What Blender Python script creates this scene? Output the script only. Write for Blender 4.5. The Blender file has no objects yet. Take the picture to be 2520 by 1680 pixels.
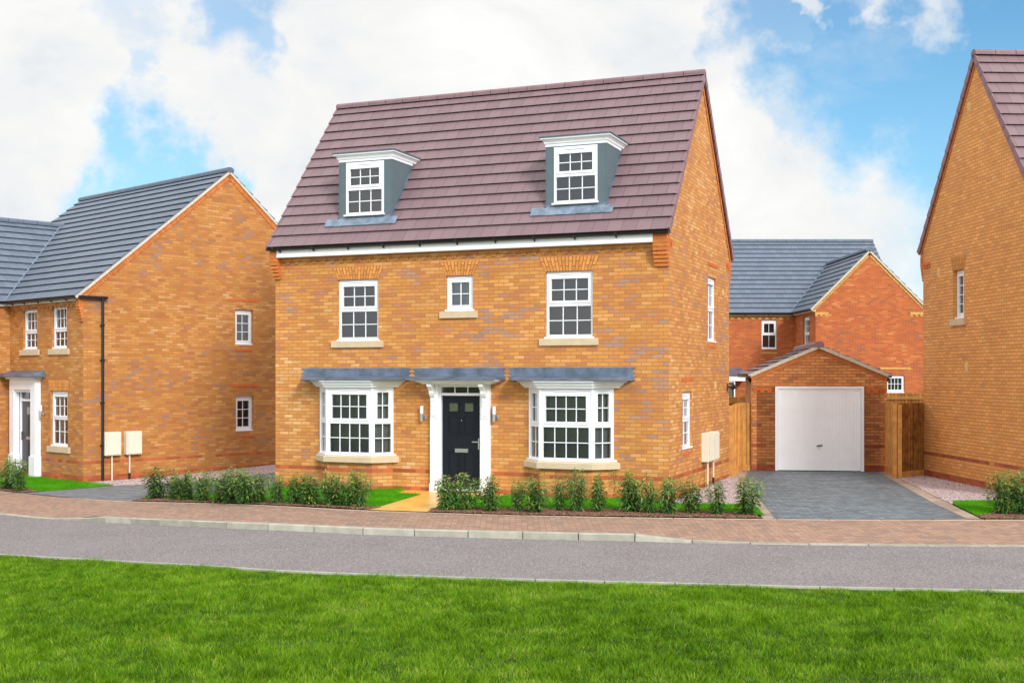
import bpy, bmesh, math, random
import numpy as np
from mathutils import Vector, Matrix
rad = math.radians
scene = bpy.context.scene
COL = scene.collection

# ------------------------------------------------------------------ camera
cam_d = bpy.data.cameras.new("camera"); cam = bpy.data.objects.new("camera", cam_d); COL.objects.link(cam)
cam.location = (0, 0, 2.466); cam.rotation_euler = (rad(90), 0, 0)
cam_d.sensor_width = 36; cam_d.lens = 41.97; cam_d.shift_y = 0.0320
cam_d.clip_start = .1; cam_d.clip_end = 3000
scene.camera = cam

# ------------------------------------------------------------------ node helper
class NT:
    def __init__(s, tree): s.t = tree; s.n = tree.nodes; s.l = tree.links
    def new(s, kind, **kw):
        n = s.n.new(kind)
        for k, v in kw.items(): setattr(n, k, v)
        return n
    def put(s, sock, v):
        if v is None: return
        if isinstance(v, bpy.types.NodeSocket): s.l.new(v, sock)
        else: sock.default_value = v
    def m(s, op, a, b=None, c=None, clamp=False):
        n = s.new('ShaderNodeMath', operation=op, use_clamp=clamp)
        s.put(n.inputs[0], a); s.put(n.inputs[1], b); s.put(n.inputs[2], c)
        return n.outputs[0]
    def v(s, op, a, b=None, sc=None):
        n = s.new('ShaderNodeVectorMath', operation=op)
        s.put(n.inputs[0], a); s.put(n.inputs[1], b)
        if sc is not None: s.put(n.inputs['Scale'], sc)
        return n.outputs['Value'] if op in ('LENGTH', 'DISTANCE', 'DOT_PRODUCT') else n.outputs[0]
    def mix(s, f, a, b, mode='MIX'):
        n = s.new('ShaderNodeMix', data_type='RGBA', blend_type=mode)
        s.put(n.inputs[0], f); s.put(n.inputs[6], a if not isinstance(a, tuple) else (*a[:3], 1)); s.put(n.inputs[7], b if not isinstance(b, tuple) else (*b[:3], 1))
        return n.outputs[2]
    def noise(s, vec, scale, detail=3, rough=.5, dist=0, out=0):
        n = s.new('ShaderNodeTexNoise'); s.put(n.inputs['Vector'], vec)
        n.inputs['Scale'].default_value = scale; n.inputs['Detail'].default_value = detail
        n.inputs['Roughness'].default_value = rough; n.inputs['Distortion'].default_value = dist
        return n.outputs[out]
    def white(s, vec, out=0):
        n = s.new('ShaderNodeTexWhiteNoise', noise_dimensions='3D'); s.put(n.inputs[0], vec); return n.outputs[out]
    def ramp(s, f, stops, interp='LINEAR'):
        n = s.new('ShaderNodeValToRGB'); s.put(n.inputs[0], f); r = n.color_ramp; r.interpolation = interp
        while len(r.elements) < len(stops): r.elements.new(.5)
        for e, (p, c) in zip(r.elements, stops): e.position = p; e.color = (*c[:3], 1) if isinstance(c, tuple) else (c, c, c, 1)
        return n.outputs[0]
    def comb(s, x, y, z=0.0):
        n = s.new('ShaderNodeCombineXYZ'); s.put(n.inputs[0], x); s.put(n.inputs[1], y); s.put(n.inputs[2], z); return n.outputs[0]
    def sep(s, v):
        n = s.new('ShaderNodeSeparateXYZ'); s.put(n.inputs[0], v); return n.outputs
    def smooth(s, x, a, b, lo=0., hi=1.):
        n = s.new('ShaderNodeMapRange', interpolation_type='SMOOTHSTEP'); s.put(n.inputs[0], x)
        for i, q in enumerate((a, b, lo, hi)): n.inputs[i + 1].default_value = q
        return n.outputs[0]

def lin(r, g, b):
    f = lambda c: (c / 255 / 12.92) if c <= 10 else ((c / 255 + .055) / 1.055) ** 2.4
    return (f(r), f(g), f(b))

# ------------------------------------------------------------------ world: Nishita sky + high cloud layer by direction
SUN_DIR = Vector((0.40, -0.80, 0.48)).normalized()
sun_el = math.asin(SUN_DIR.z); sun_az = math.atan2(SUN_DIR.x, SUN_DIR.y)
world = bpy.data.worlds.new("World"); scene.world = world; world.use_nodes = True
w = NT(world.node_tree)
for n in list(w.n): w.n.remove(n)
sky = w.new('ShaderNodeTexSky', sky_type='NISHITA', sun_disc=False)
sky.sun_elevation = sun_el; sky.sun_rotation = sun_az
sky.air_density = 1.0; sky.dust_density = 0.6; sky.ozone_density = 2.0
gen = w.new('ShaderNodeTexCoord').outputs['Generated']
d0 = w.v('NORMALIZE', gen)
warp = w.v('SUBTRACT', w.noise(d0, 5.5, 6, .62, 0, 1), (.5, .5, .5))
dw = w.v('ADD', d0, w.v('SCALE', warp, None, .20))
warp2 = w.v('SUBTRACT', w.noise(d0, 22, 5, .6, 0, 1), (.5, .5, .5))
dw = w.v('ADD', dw, w.v('SCALE', warp2, None, .045))
def dirpt(px, py):
    return Vector(((px - 1260) / 2938, 1, (920.6 - py) / 2938)).normalized()
gap = None
# openings in the cloud (centre, radius, strength)
for px, py, r0, k in ((575, 30, .05, .7), (630, 100, .035, .6), (330, 60, .05, .3), (345, 440, .05, .9), (465, 440, .046, .9), (265, 490, .032, .6),
                      (390, 235, .026, .4), (1830, 60, .055, .85), (2000, 110, .075, .95), (2150, 170, .085, 1.), (2420, 90, .14, 1.), (2300, 270, .095, 1.), (2230, 120, .09, 1.), (2240, 400, .045, .6), (1950, 260, .03, .45), (2700, 350, .2, .9)):
    c = dirpt(px, py)
    dist = w.v('DISTANCE', dw, tuple(c))
    b = w.smooth(dist, r0 * 1.06, r0 * .42, 0, k)
    gap = b if gap is None else w.m('MAXIMUM', gap, b)
# everywhere else in the dome: broken cloud from noise
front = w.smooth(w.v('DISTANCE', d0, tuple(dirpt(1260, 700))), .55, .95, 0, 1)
gap2 = w.m('MULTIPLY', w.smooth(w.noise(d0, 2.4, 6, .6), .52, .66, 0, .8), front)
gap = w.m('MAXIMUM', gap, gap2)
wisp = None
for px, py, r0, k in ((1905, 20, .024, .75), (2150, 25, .03, .8), (2235, 45, .035, .7), (2300, 20, .03, .5), (1960, 75, .012, .3), (2080, 30, .02, .4)):
    b = w.smooth(w.v('DISTANCE', dw, tuple(dirpt(px, py))), r0, r0 * .3, 0, k)
    wisp = b if wisp is None else w.m('MAXIMUM', wisp, b)
veil = w.smooth(w.noise(w.v('MULTIPLY', d0, (1, 1, 2.2)), 9, 6, .62, .3), .48, .85, 0, .35)
cov = w.m('SUBTRACT', 1., gap)
cov = w.m('MAXIMUM', cov, wisp); cov = w.m('MAXIMUM', cov, veil)
shade = w.noise(w.v('MULTIPLY', d0, (1, 1, 1.7)), 6.5, 6, .58, .35)
cloudc = w.ramp(shade, [(.28, (.66, .70, .74)), (.40, (.77, .79, .81)), (.50, (.83, .83, .82)), (.64, (.90, .895, .885))])
dz = w.sep(d0)[2]
bluec = w.mix(1.0, w.v('SCALE', sky.outputs[0], None, .12), (.60, 1.0, 1.13), 'MULTIPLY')
bluec = w.mix(w.smooth(dz, .36, .0, 0, .55), bluec, (.42, .72, .96))
skycol = w.mix(cov, bluec, cloudc)
skycol = w.v('SCALE', skycol, None, w.m('ADD', 1., w.m('MULTIPLY', front, .65)))   # unseen sky overhead and behind brightened, added as fill light
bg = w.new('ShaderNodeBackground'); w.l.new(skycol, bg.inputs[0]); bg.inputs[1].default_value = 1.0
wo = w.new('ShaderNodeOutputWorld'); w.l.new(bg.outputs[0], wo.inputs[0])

# ------------------------------------------------------------------ sun, exposure
sd = bpy.data.lights.new("sun", 'SUN'); sd.energy = 2.45; sd.angle = rad(14); sd.color = (1, .975, .945)
so = bpy.data.objects.new("sun", sd); COL.objects.link(so); so.rotation_euler = SUN_DIR.to_track_quat('Z', 'Y').to_euler()
scene.view_settings.view_transform = 'Standard'; scene.view_settings.look = 'None'
scene.view_settings.exposure = 0.17; scene.view_settings.gamma = 1; scene.view_settings.use_curve_mapping = False
scene.render.engine = 'CYCLES'; scene.cycles.use_denoising = True
scene.cycles.max_bounces = 6; scene.cycles.diffuse_bounces = 3; scene.cycles.glossy_bounces = 3; scene.cycles.transparent_max_bounces = 8

# ------------------------------------------------------------------ materials
MATS = {}
def mat(name, color=(.5, .5, .5), rough=.6, spec=.4, metal=0., var=0., vscale=3., bump=0., bscale=60., island=0.):
    if name in MATS: return MATS[name]
    m = bpy.data.materials.new(name); m.use_nodes = True; t = NT(m.node_tree); MATS[name] = m
    b = t.n['Principled BSDF']; b.inputs['Roughness'].default_value = rough; b.inputs['Specular IOR Level'].default_value = spec
    b.inputs['Metallic'].default_value = metal
    pos = t.new('ShaderNodeTexCoord').outputs['Object']
    c = tuple(color)
    if var or island:
        f = t.noise(pos, vscale, 4, .6)
        cc = t.mix(t.smooth(f, .3, .7), tuple(x * (1 - var) for x in c), tuple(min(1, x * (1 + var)) for x in c))
        if island:
            r = t.new('ShaderNodeNewGeometry').outputs['Random Per Island']
            cc = t.mix(1., cc, t.ramp(r, [(0, 1 - island), (1, 1 + island)]), 'MULTIPLY')
        t.l.new(cc, b.inputs['Base Color'])
    else: b.inputs['Base Color'].default_value = (*c, 1)
    if bump:
        bn = t.new('ShaderNodeBump'); bn.inputs['Strength'].default_value = bump; bn.inputs['Distance'].default_value = .01
        t.l.new(t.noise(pos, bscale, 3), bn.inputs['Height']); t.l.new(bn.outputs[0], b.inputs['Normal'])
    return m

def brick_mat(name, stops, mortar, red=(.42, .10, .035), strings=(), plinth=0, seed=0., patch=.9, spread=.75):
    m = bpy.data.materials.new(name); m.use_nodes = True; t = NT(m.node_tree); MATS[name] = m
    b = t.n['Principled BSDF']; b.inputs['Roughness'].default_value = .75; b.inputs['Specular IOR Level'].default_value = .35
    uv = t.new('ShaderNodeUVMap').outputs[0]; x = t.sep(uv); u, v = x[0], x[1]
    vr = t.m('DIVIDE', v, .075); row = t.m('FLOOR', vr); fv = t.m('FRACT', vr)
    ur = t.m('ADD', t.m('DIVIDE', u, .225), t.m('MULTIPLY', t.m('FLOORED_MODULO', row, 2.), .5)); col = t.m('FLOOR', ur); fu = t.m('FRACT', ur)
    eu = t.m('MULTIPLY', t.m('MINIMUM', fu, t.m('SUBTRACT', 1., fu)), .225)
    ev = t.m('MULTIPLY', t.m('MINIMUM', fv, t.m('SUBTRACT', 1., fv)), .075)
    edge = t.m('MINIMUM', eu, ev)
    wob = t.m('MULTIPLY', t.m('SUBTRACT', t.noise(t.comb(u, v), 40, 2), .5), .003)
    bm = t.smooth(t.m('ADD', edge, wob), .0045, .0075)
    r = t.white(t.comb(col, row, seed)); r2 = t.white(t.comb(col, row, seed + 7.3))
    low = t.noise(t.comb(u, v, seed), .55, 3, .55)
    low2 = t.noise(t.comb(t.m('MULTIPLY', u, .6), v, seed + 3.), 2.2, 2, .5)
    f = t.m('ADD', t.m('MULTIPLY', r, spread), t.m('MULTIPLY', t.m('SUBTRACT', low, .5), patch))
    f = t.m('ADD', f, t.m('MULTIPLY', t.m('SUBTRACT', low2, .5), patch * .8))
    f = t.m('ADD', f, .5 - spread / 2, clamp=True)
    c = t.ramp(f, stops)
    fine = t.noise(t.comb(u, v, seed), 34, 4, .65)
    mul = t.m('MULTIPLY', t.m('ADD', .90, t.m('MULTIPLY', r2, .20)), t.m('ADD', .84, t.m('MULTIPLY', fine, .32)))
    redc = t.mix(r, tuple(q * .8 for q in red), tuple(min(1, q * 1.35) for q in red))
    sel = None
    for sr in strings:
        q = t.m('COMPARE', row, float(sr), .1); sel = q if sel is None else t.m('MAXIMUM', sel, q)
    if sel is not None: sel = t.m('MULTIPLY', sel, t.m('GREATER_THAN', r2, .12))
    if plinth:
        q = t.m('LESS_THAN', row, plinth - .5); sel = q if sel is None else t.m('MAXIMUM', sel, q)
    if sel is not None: c = t.mix(sel, c, redc)
    c = t.mix(1., c, t.comb(mul, mul, mul), 'MULTIPLY')
    weather = t.m('ADD', .90, t.m('MULTIPLY', t.noise(t.comb(t.m('MULTIPLY', u, 1.6), t.m('MULTIPLY', v, .5), seed), .8, 4, .6), .2)); c = t.mix(1., c, t.comb(weather, weather, weather), 'MULTIPLY')
    mo = t.mix(t.noise(t.comb(u, v), 9, 3), tuple(q * .85 for q in mortar), tuple(q * 1.12 for q in mortar))
    if sel is not None: mo = t.mix(t.m('MULTIPLY', sel, .6), mo, redc)
    c = t.mix(bm, mo, c)
    t.l.new(c, b.inputs['Base Color'])
    bn = t.new('ShaderNodeBump'); bn.inputs['Strength'].default_value = .55; bn.inputs['Distance'].default_value = .006
    t.l.new(t.m('ADD', bm, t.m('MULTIPLY', fine, .5)), bn.inputs['Height']); t.l.new(bn.outputs[0], b.inputs['Normal'])
    return m

def tile_mat(name, c0, c1, stain=(.5, .45, .42), rough=.55, tw=.30):
    m = bpy.data.materials.new(name); m.use_nodes = True; t = NT(m.node_tree); MATS[name] = m
    b = t.n['Principled BSDF']; b.inputs['Roughness'].default_value = rough; b.inputs['Specular IOR Level'].default_value = .45
    uv = t.new('ShaderNodeUVMap').outputs[0]; x = t.sep(uv); u, v = x[0], x[1]
    row = t.m('FLOOR', v); ur = t.m('ADD', t.m('DIVIDE', u, tw), t.m('MULTIPLY', t.m('FLOORED_MODULO', row, 2.), .5))
    col = t.m('FLOOR', ur); fu = t.m('FRACT', ur)
    e = t.m('MULTIPLY', t.m('MINIMUM', fu, t.m('SUBTRACT', 1., fu)), tw)
    jm = t.smooth(e, .002, .0055)
    r = t.white(t.comb(col, row, .5))
    c = t.mix(t.smooth(t.m('ADD', t.m('MULTIPLY', r, .7), t.m('MULTIPLY', t.noise(t.comb(u, v), .9, 3), .4)), .0, 1.), c0, c1)
    sp = t.noise(t.comb(u, t.m('MULTIPLY', v, .35)), 16, 5, .7)
    c = t.mix(t.smooth(sp, .62, .85, 0, .35), c, stain)
    c = t.mix(t.smooth(t.noise(t.comb(u, v), 60, 2), .3, .8, 0, .25), c, tuple(q * .6 for q in c0))
    c = t.mix(jm, tuple(q * .35 for q in c0), c)
    t.l.new(c, b.inputs['Base Color'])
    bn = t.new('ShaderNodeBump'); bn.inputs['Strength'].default_value = .5; bn.inputs['Distance'].default_value = .006
    t.l.new(t.m('ADD', jm, t.m('MULTIPLY', sp, .3)), bn.inputs['Height']); t.l.new(bn.outputs[0], b.inputs['Normal'])
    return m

def paver_mat(name, stops, joint, size=.1, wet=0.):
    """90 degree herringbone of 2:1 blocks, pattern in UV metres"""
    m = bpy.data.materials.new(name); m.use_nodes = True; t = NT(m.node_tree); MATS[name] = m
    b = t.n['Principled BSDF']; b.inputs['Specular IOR Level'].default_value = .35
    uv = t.new('ShaderNodeUVMap').outputs[0]; q = t.sep(uv)
    X = t.m('DIVIDE', q[0], size); Y = t.m('DIVIDE', q[1], size)
    x = t.m('FLOOR', X); y = t.m('FLOOR', Y); fx = t.m('FRACT', X); fy = t.m('FRACT', Y)
    k = t.m('FLOORED_MODULO', t.m('SUBTRACT', x, y), 4.)
    is0 = t.m('COMPARE', k, 0., .1); is1 = t.m('COMPARE', k, 1., .1); is2 = t.m('COMPARE', k, 2., .1); is3 = t.m('COMPARE', k, 3., .1)
    L, R = fx, t.m('SUBTRACT', 1., fx); B, T = fy, t.m('SUBTRACT', 1., fy)
    big = lambda s, f: t.m('ADD', s, t.m('MULTIPLY', f, 9.))
    L = big(L, is1); R = big(R, is0); B = big(B, is2); T = big(T, is3)
    e = t.m('MINIMUM', t.m('MINIMUM', L, R), t.m('MINIMUM', B, T))
    jm = t.smooth(e, .02, .06)
    ix = t.m('SUBTRACT', x, is1); iy = t.m('ADD', y, is3)
    r = t.white(t.comb(ix, iy, 2.))
    low = t.noise(uv, .7, 3)
    c = t.ramp(t.m('ADD', t.m('MULTIPLY', r, .75), t.m('MULTIPLY', t.m('SUBTRACT', low, .4), .6), clamp=True), stops)
    fine = t.noise(uv, 60, 3, .7)
    ml = t.m('ADD', .82, t.m('MULTIPLY', fine, .36)); c = t.mix(1., c, t.comb(ml, ml, ml), 'MULTIPLY')
    c = t.mix(jm, joint, c); t.l.new(c, b.inputs['Base Color'])
    rr = t.smooth(t.noise(t.v('MULTIPLY', uv, (.5, 2.2, 1)), 1.6, 4, .6), .35, .65, .85 - wet, .85)
    t.l.new(rr, b.inputs['Roughness'])
    bn = t.new('ShaderNodeBump'); bn.inputs['Strength'].default_value = .6; bn.inputs['Distance'].default_value = .005
    t.l.new(jm, bn.inputs['Height']); t.l.new(bn.outputs[0], b.inputs['Normal'])
    return m

def ground_mat(name, c0, c1, scale=2., fine=150., speck=None, rough=.9, bump=.4, stretch=(1, 1, 1), spec=.3):
    m = bpy.data.materials.new(name); m.use_nodes = True; t = NT(m.node_tree); MATS[name] = m
    b = t.n['Principled BSDF']; b.inputs['Roughness'].default_value = rough; b.inputs['Specular IOR Level'].default_value = spec
    pos = t.v('MULTIPLY', t.new('ShaderNodeNewGeometry').outputs['Position'], stretch)
    c = t.mix(t.smooth(t.noise(pos, scale, 5, .6), .3, .7), c0, c1)
    f = t.noise(pos, fine, 3, .7)
    ml = t.m('ADD', .55, t.m('MULTIPLY', f, .9)); c = t.mix(1., c, t.comb(ml, ml, ml), 'MULTIPLY')
    if speck:
        vn = t.new('ShaderNodeTexVoronoi'); t.put(vn.inputs['Vector'], pos); vn.inputs['Scale'].default_value = speck[0]
        rr = t.sep(vn.outputs['Color'])[0]
        c = t.mix(t.m('MULTIPLY', t.m('GREATER_THAN', rr, speck[1]), speck[3]), c, speck[2])
        c = t.mix(t.m('MULTIPLY', t.m('LESS_THAN', rr, .22), .45), c, tuple(q * .4 for q in c0))
    t.l.new(c, b.inputs['Base Color'])
    bn = t.new('ShaderNodeBump'); bn.inputs['Strength'].default_value = bump; bn.inputs['Distance'].default_value = .01
    t.l.new(f, bn.inputs['Height']); t.l.new(bn.outputs[0], b.inputs['Normal'])
    return m

def attr_mat(name, stops, rough=.6, attr='tint', trans=.0, spec=.15):
    m = bpy.data.materials.new(name); m.use_nodes = True; t = NT(m.node_tree); MATS[name] = m
    b = t.n['Principled BSDF']; b.inputs['Roughness'].default_value = rough; b.inputs['Specular IOR Level'].default_value = spec
    a = t.new('ShaderNodeAttribute', attribute_name=attr)
    c = t.ramp(a.outputs['Fac'], stops); t.l.new(c, b.inputs['Base Color'])
    if trans:
        tr = t.new('ShaderNodeBsdfTranslucent'); t.l.new(c, tr.inputs[0])
        mx = t.new('ShaderNodeMixShader'); mx.inputs[0].default_value = trans
        t.l.new(b.outputs[0], mx.inputs[1]); t.l.new(tr.outputs[0], mx.inputs[2]); t.l.new(mx.outputs[0], t.n['Material Output'].inputs[0])
    return m

def glass_mat(name, tint=(.62, .68, .68), ior=1.55, rough=0.02):
    m = bpy.data.materials.new(name); m.use_nodes = True; t = NT(m.node_tree); MATS[name] = m
    t.n.remove(t.n['Principled BSDF'])
    tr = t.new('ShaderNodeBsdfTransparent'); tr.inputs[0].default_value = (*tint, 1)
    gl = t.new('ShaderNodeBsdfGlossy'); gl.inputs['Roughness'].default_value = rough; gl.inputs[0].default_value = (.95, .97, 1, 1)
    fr = t.new('ShaderNodeFresnel'); fr.inputs[0].default_value = ior
    pos = t.new('ShaderNodeTexCoord').outputs['Object']
    bn = t.new('ShaderNodeBump'); bn.inputs['Strength'].default_value = .03; bn.inputs['Distance'].default_value = .02
    t.l.new(t.noise(pos, 2.5, 1), bn.inputs['Height']); t.l.new(bn.outputs[0], gl.inputs['Normal'])
    mx = t.new('ShaderNodeMixShader'); t.l.new(t.m('MULTIPLY', fr.outputs[0], 1.7, clamp=True), mx.inputs[0])
    t.l.new(tr.outputs[0], mx.inputs[1]); t.l.new(gl.outputs[0], mx.inputs[2]); t.l.new(mx.outputs[0], t.n['Material Output'].inputs[0])
    return m

# brick families (buff-orange with mauve drags, tan, red-orange)
BUFF = [(.0, lin(162, 128, 112)), (.11, lin(176, 136, 112)), (.20, lin(188, 122, 78)), (.38, lin(197, 130, 66)), (.60, lin(205, 143, 73)), (.80, lin(212, 154, 90)), (1., lin(220, 174, 120))]
brick_main = brick_mat('buff_brick_front', BUFF, lin(168, 116, 72), strings=(5,), plinth=1, seed=1., patch=.80, spread=.66)
PALE = [(.0, lin(176, 134, 110)), (.18, lin(208, 150, 102)), (.45, lin(226, 162, 94)), (.75, lin(232, 172, 104)), (1., lin(236, 190, 130))]
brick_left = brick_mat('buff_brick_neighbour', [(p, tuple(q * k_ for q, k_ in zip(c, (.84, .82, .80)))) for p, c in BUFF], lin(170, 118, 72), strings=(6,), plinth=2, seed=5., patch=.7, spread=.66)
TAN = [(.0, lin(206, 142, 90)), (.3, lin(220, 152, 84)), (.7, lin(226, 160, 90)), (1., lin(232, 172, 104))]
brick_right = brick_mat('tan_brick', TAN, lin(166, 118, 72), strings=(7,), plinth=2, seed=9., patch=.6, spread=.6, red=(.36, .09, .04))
brick_gar = brick_mat('garage_brick', [(.0, lin(146, 102, 84)), (.16, lin(180, 112, 68)), (.45, lin(208, 134, 78)), (.8, lin(218, 146, 86)), (1., lin(230, 166, 104))],
                      lin(142, 96, 60), strings=(8,), plinth=2, seed=12., patch=.8, red=(.38, .09, .04))
RED = [(.0, lin(150, 96, 84)), (.2, lin(180, 92, 60)), (.5, lin(194, 96, 52)), (.8, lin(202, 108, 62)), (1., lin(214, 136, 92))]
brick_rear = brick_mat('red_brick', [(p, (c[0] * .86, c[1] * .92, c[2] * .66)) for p, c in RED], lin(190, 120, 84), seed=20., patch=.8, red=(.5, .15, .05))
red_block = mat('red_special_brick', lin(196, 104, 56), .85, .2, var=.15, vscale=9, bump=.4, bscale=80, island=.15)
orange_block = mat('orange_special_brick', lin(214, 146, 80), .85, .2, var=.1, vscale=12, bump=.4, bscale=80, island=.16)
cream_block = mat('cream_special_brick', lin(206, 158, 92), .85, .2, var=.12, vscale=12, island=.12)
verge_brick = mat('verge_brick', lin(200, 120, 64), .85, .2, var=.12, vscale=9, bump=.4, bscale=80, island=.14)
mortar_m = mat('mortar', lin(150, 96, 52), .95, .2, var=.1, vscale=20)
verge_mortar = mat('pale_verge_mortar', lin(206, 196, 178), .95, .2, var=.12, vscale=14, bump=.5, bscale=70)
tile_main = tile_mat('mauve_roof_tile', lin(124, 100, 104), lin(134, 109, 113), lin(162, 144, 146))
tile_slate = tile_mat('slate_grey_roof_tile', lin(97, 107, 121), lin(108, 118, 133), lin(136, 146, 158))
ridge_main = mat('mauve_ridge_tile', lin(134, 104, 110), .6, .4, var=.1, vscale=4, island=.06)
ridge_slate = mat('slate_grey_ridge_tile', lin(98, 108, 123), .6, .4, var=.1, vscale=4, island=.06)
white = mat('white_window_plastic', (.87, .89, .94), .32, .45)
white_paint = mat('white_gloss_paint', (.89, .91, .95), .4, .4, var=.03, vscale=2)
black_pl = mat('black_gutter_plastic', (.012, .014, .018), .35, .5)
lead = mat('lead_sheet', lin(92, 105, 124), .42, .5, var=.32, vscale=3.5, bump=.25, bscale=9)
lead_flash = mat('lead_flashing', lin(112, 128, 144), .45, .5, var=.3, vscale=6, bump=.3, bscale=18)
grp_mat = mat('grey_green_dormer_sheet', lin(92, 108, 114), .5, .4, var=.05, vscale=4, bump=.2, bscale=90)
grp_dark = mat('grey_flat_roof_edge', lin(84, 100, 112), .5, .4, var=.08)
sill_m = mat('cast_stone_sill', lin(206, 186, 154), .85, .25, var=.06, vscale=6, bump=.3, bscale=120)
door_blk = mat('black_door_leaf', (.007, .010, .016), .5, .25, bump=.25, bscale=40)
door_gry = mat('dark_grey_door_leaf', (.05, .045, .06), .4, .5)
chrome = mat('brushed_steel', (.62, .62, .63), .28, .5, metal=1.)
lampglass = mat('opal_lamp_tube', (.86, .86, .92), .25, .5)
cream_box = mat('cream_meter_box', lin(232, 222, 202), .45, .4, var=.03)
cream_pipe = mat('cream_pipe', lin(226, 214, 192), .5, .4)
vent_m = mat('buff_air_vent', lin(226, 190, 132), .8, .3)
blind_gry = mat('grey_blind', (.10, .112, .116), .7, .3)
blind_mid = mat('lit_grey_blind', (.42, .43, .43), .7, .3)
blind_lt = mat('pale_curtain', (.42, .42, .38), .8, .2, var=.2, vscale=8)
blind_bl = mat('frosted_blue', (.22, .32, .38), .5, .3, var=.25, vscale=4)
room_dark = mat('dark_room', (.03, .03, .03), .9, .1)
wood = mat('fence_timber', lin(204, 146, 78), .8, .25, var=.22, vscale=4, bump=.4, bscale=50, island=.22)
wood_dk = mat('dark_fence_timber', lin(156, 104, 50), .8, .25, var=.4, vscale=5, bump=.4, bscale=50, island=.2)  # darker, more mottled timber tone for a single panel
wood_lt = mat('pale_fence_timber', lin(204, 156, 90), .8, .25, var=.15, vscale=5, island=.15)
glass = glass_mat('window_glass', (.80, .85, .85))
glass_dim = glass_mat('door_glass', (.5, .56, .45))
garage_white = mat('white_garage_steel', (.92, .94, .97), .42, .4, var=.02)
kerb_m = mat('kerb_concrete', lin(168, 166, 150), .9, .25, var=.12, vscale=5, bump=.4, bscale=140, island=.2)
kerb_flat = mat('kerb_edging_concrete', lin(168, 168, 150), .9, .25, var=.1, vscale=5, island=.08)
stone_m = mat('gravel_stone', lin(182, 162, 160), .85, .3, island=.42)
chip_m = mat('bark_chip', lin(132, 98, 80), .9, .2, island=.55)
asphalt = ground_mat('asphalt', lin(122, 116, 115), lin(130, 124, 123), .8, 90, (75., .80, lin(180, 172, 170), .6), bump=.5)
drive_m = paver_mat('wet_grey_block', [(.0, lin(90, 98, 104)), (.5, lin(108, 118, 124)), (1., lin(128, 137, 142))], lin(72, 82, 88), wet=.45)
driveL_m = paver_mat('grey_block', [(.0, lin(104, 108, 112)), (.5, lin(118, 122, 126)), (1., lin(136, 140, 144))], lin(74, 76, 78), wet=.2)
pave_m = paver_mat('brindle_block', [(.0, lin(136, 118, 108)), (.25, lin(150, 120, 102)), (.5, lin(160, 130, 110)), (.75, lin(168, 134, 114)), (1., lin(176, 148, 132))], lin(124, 98, 82), wet=.1)
bord_m = paver_mat('border_block', [(.0, lin(150, 130, 116)), (.5, lin(170, 150, 134)), (1., lin(186, 166, 150))], lin(140, 118, 104), .2)
path_m = ground_mat('wet_yellow_slab', lin(218, 164, 62), lin(232, 186, 96), 1.4, 60, None, .35, .15, spec=.4)
soil_m = ground_mat('soil', lin(96, 72, 56), lin(120, 92, 70), 3, 40)
field_m = ground_mat('rough_grass_ground', lin(74, 96, 36), lin(92, 110, 48), 1.2, 30)
turf_m = ground_mat('turf_soil', (.016, .032, .004), (.024, .045, .006), 3, 40)
gravel_base = ground_mat('gravel_bed', lin(142, 120, 118), lin(160, 136, 134), 3, 70)
GRASS = [(0., (.028, .085, .002)), (.25, (.078, .19, .002)), (.5, (.145, .31, .003)), (.75, (.23, .42, .012)), (.93, (.38, .48, .05)), (1., (.50, .45, .14))]
grass_m = attr_mat('grass_blade', GRASS, .5, trans=.25)
grass_hi = attr_mat('new_turf_blade', [(0., (.04, .19, .002)), (.5, (.09, .38, .003)), (1., (.20, .52, .012))], .55, trans=.25)
leaf_m = attr_mat('laurel_leaf', [(0., (.035, .095, .026)), (.3, (.075, .175, .045)), (.58, (.14, .27, .055)), (.8, (.30, .42, .06)), (.94, (.50, .52, .10)), (1., (.46, .28, .10))], .4, trans=.3, spec=.4)
stem_m = mat('green_brown_stem', (.09, .07, .03), .8, .2)

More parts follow.
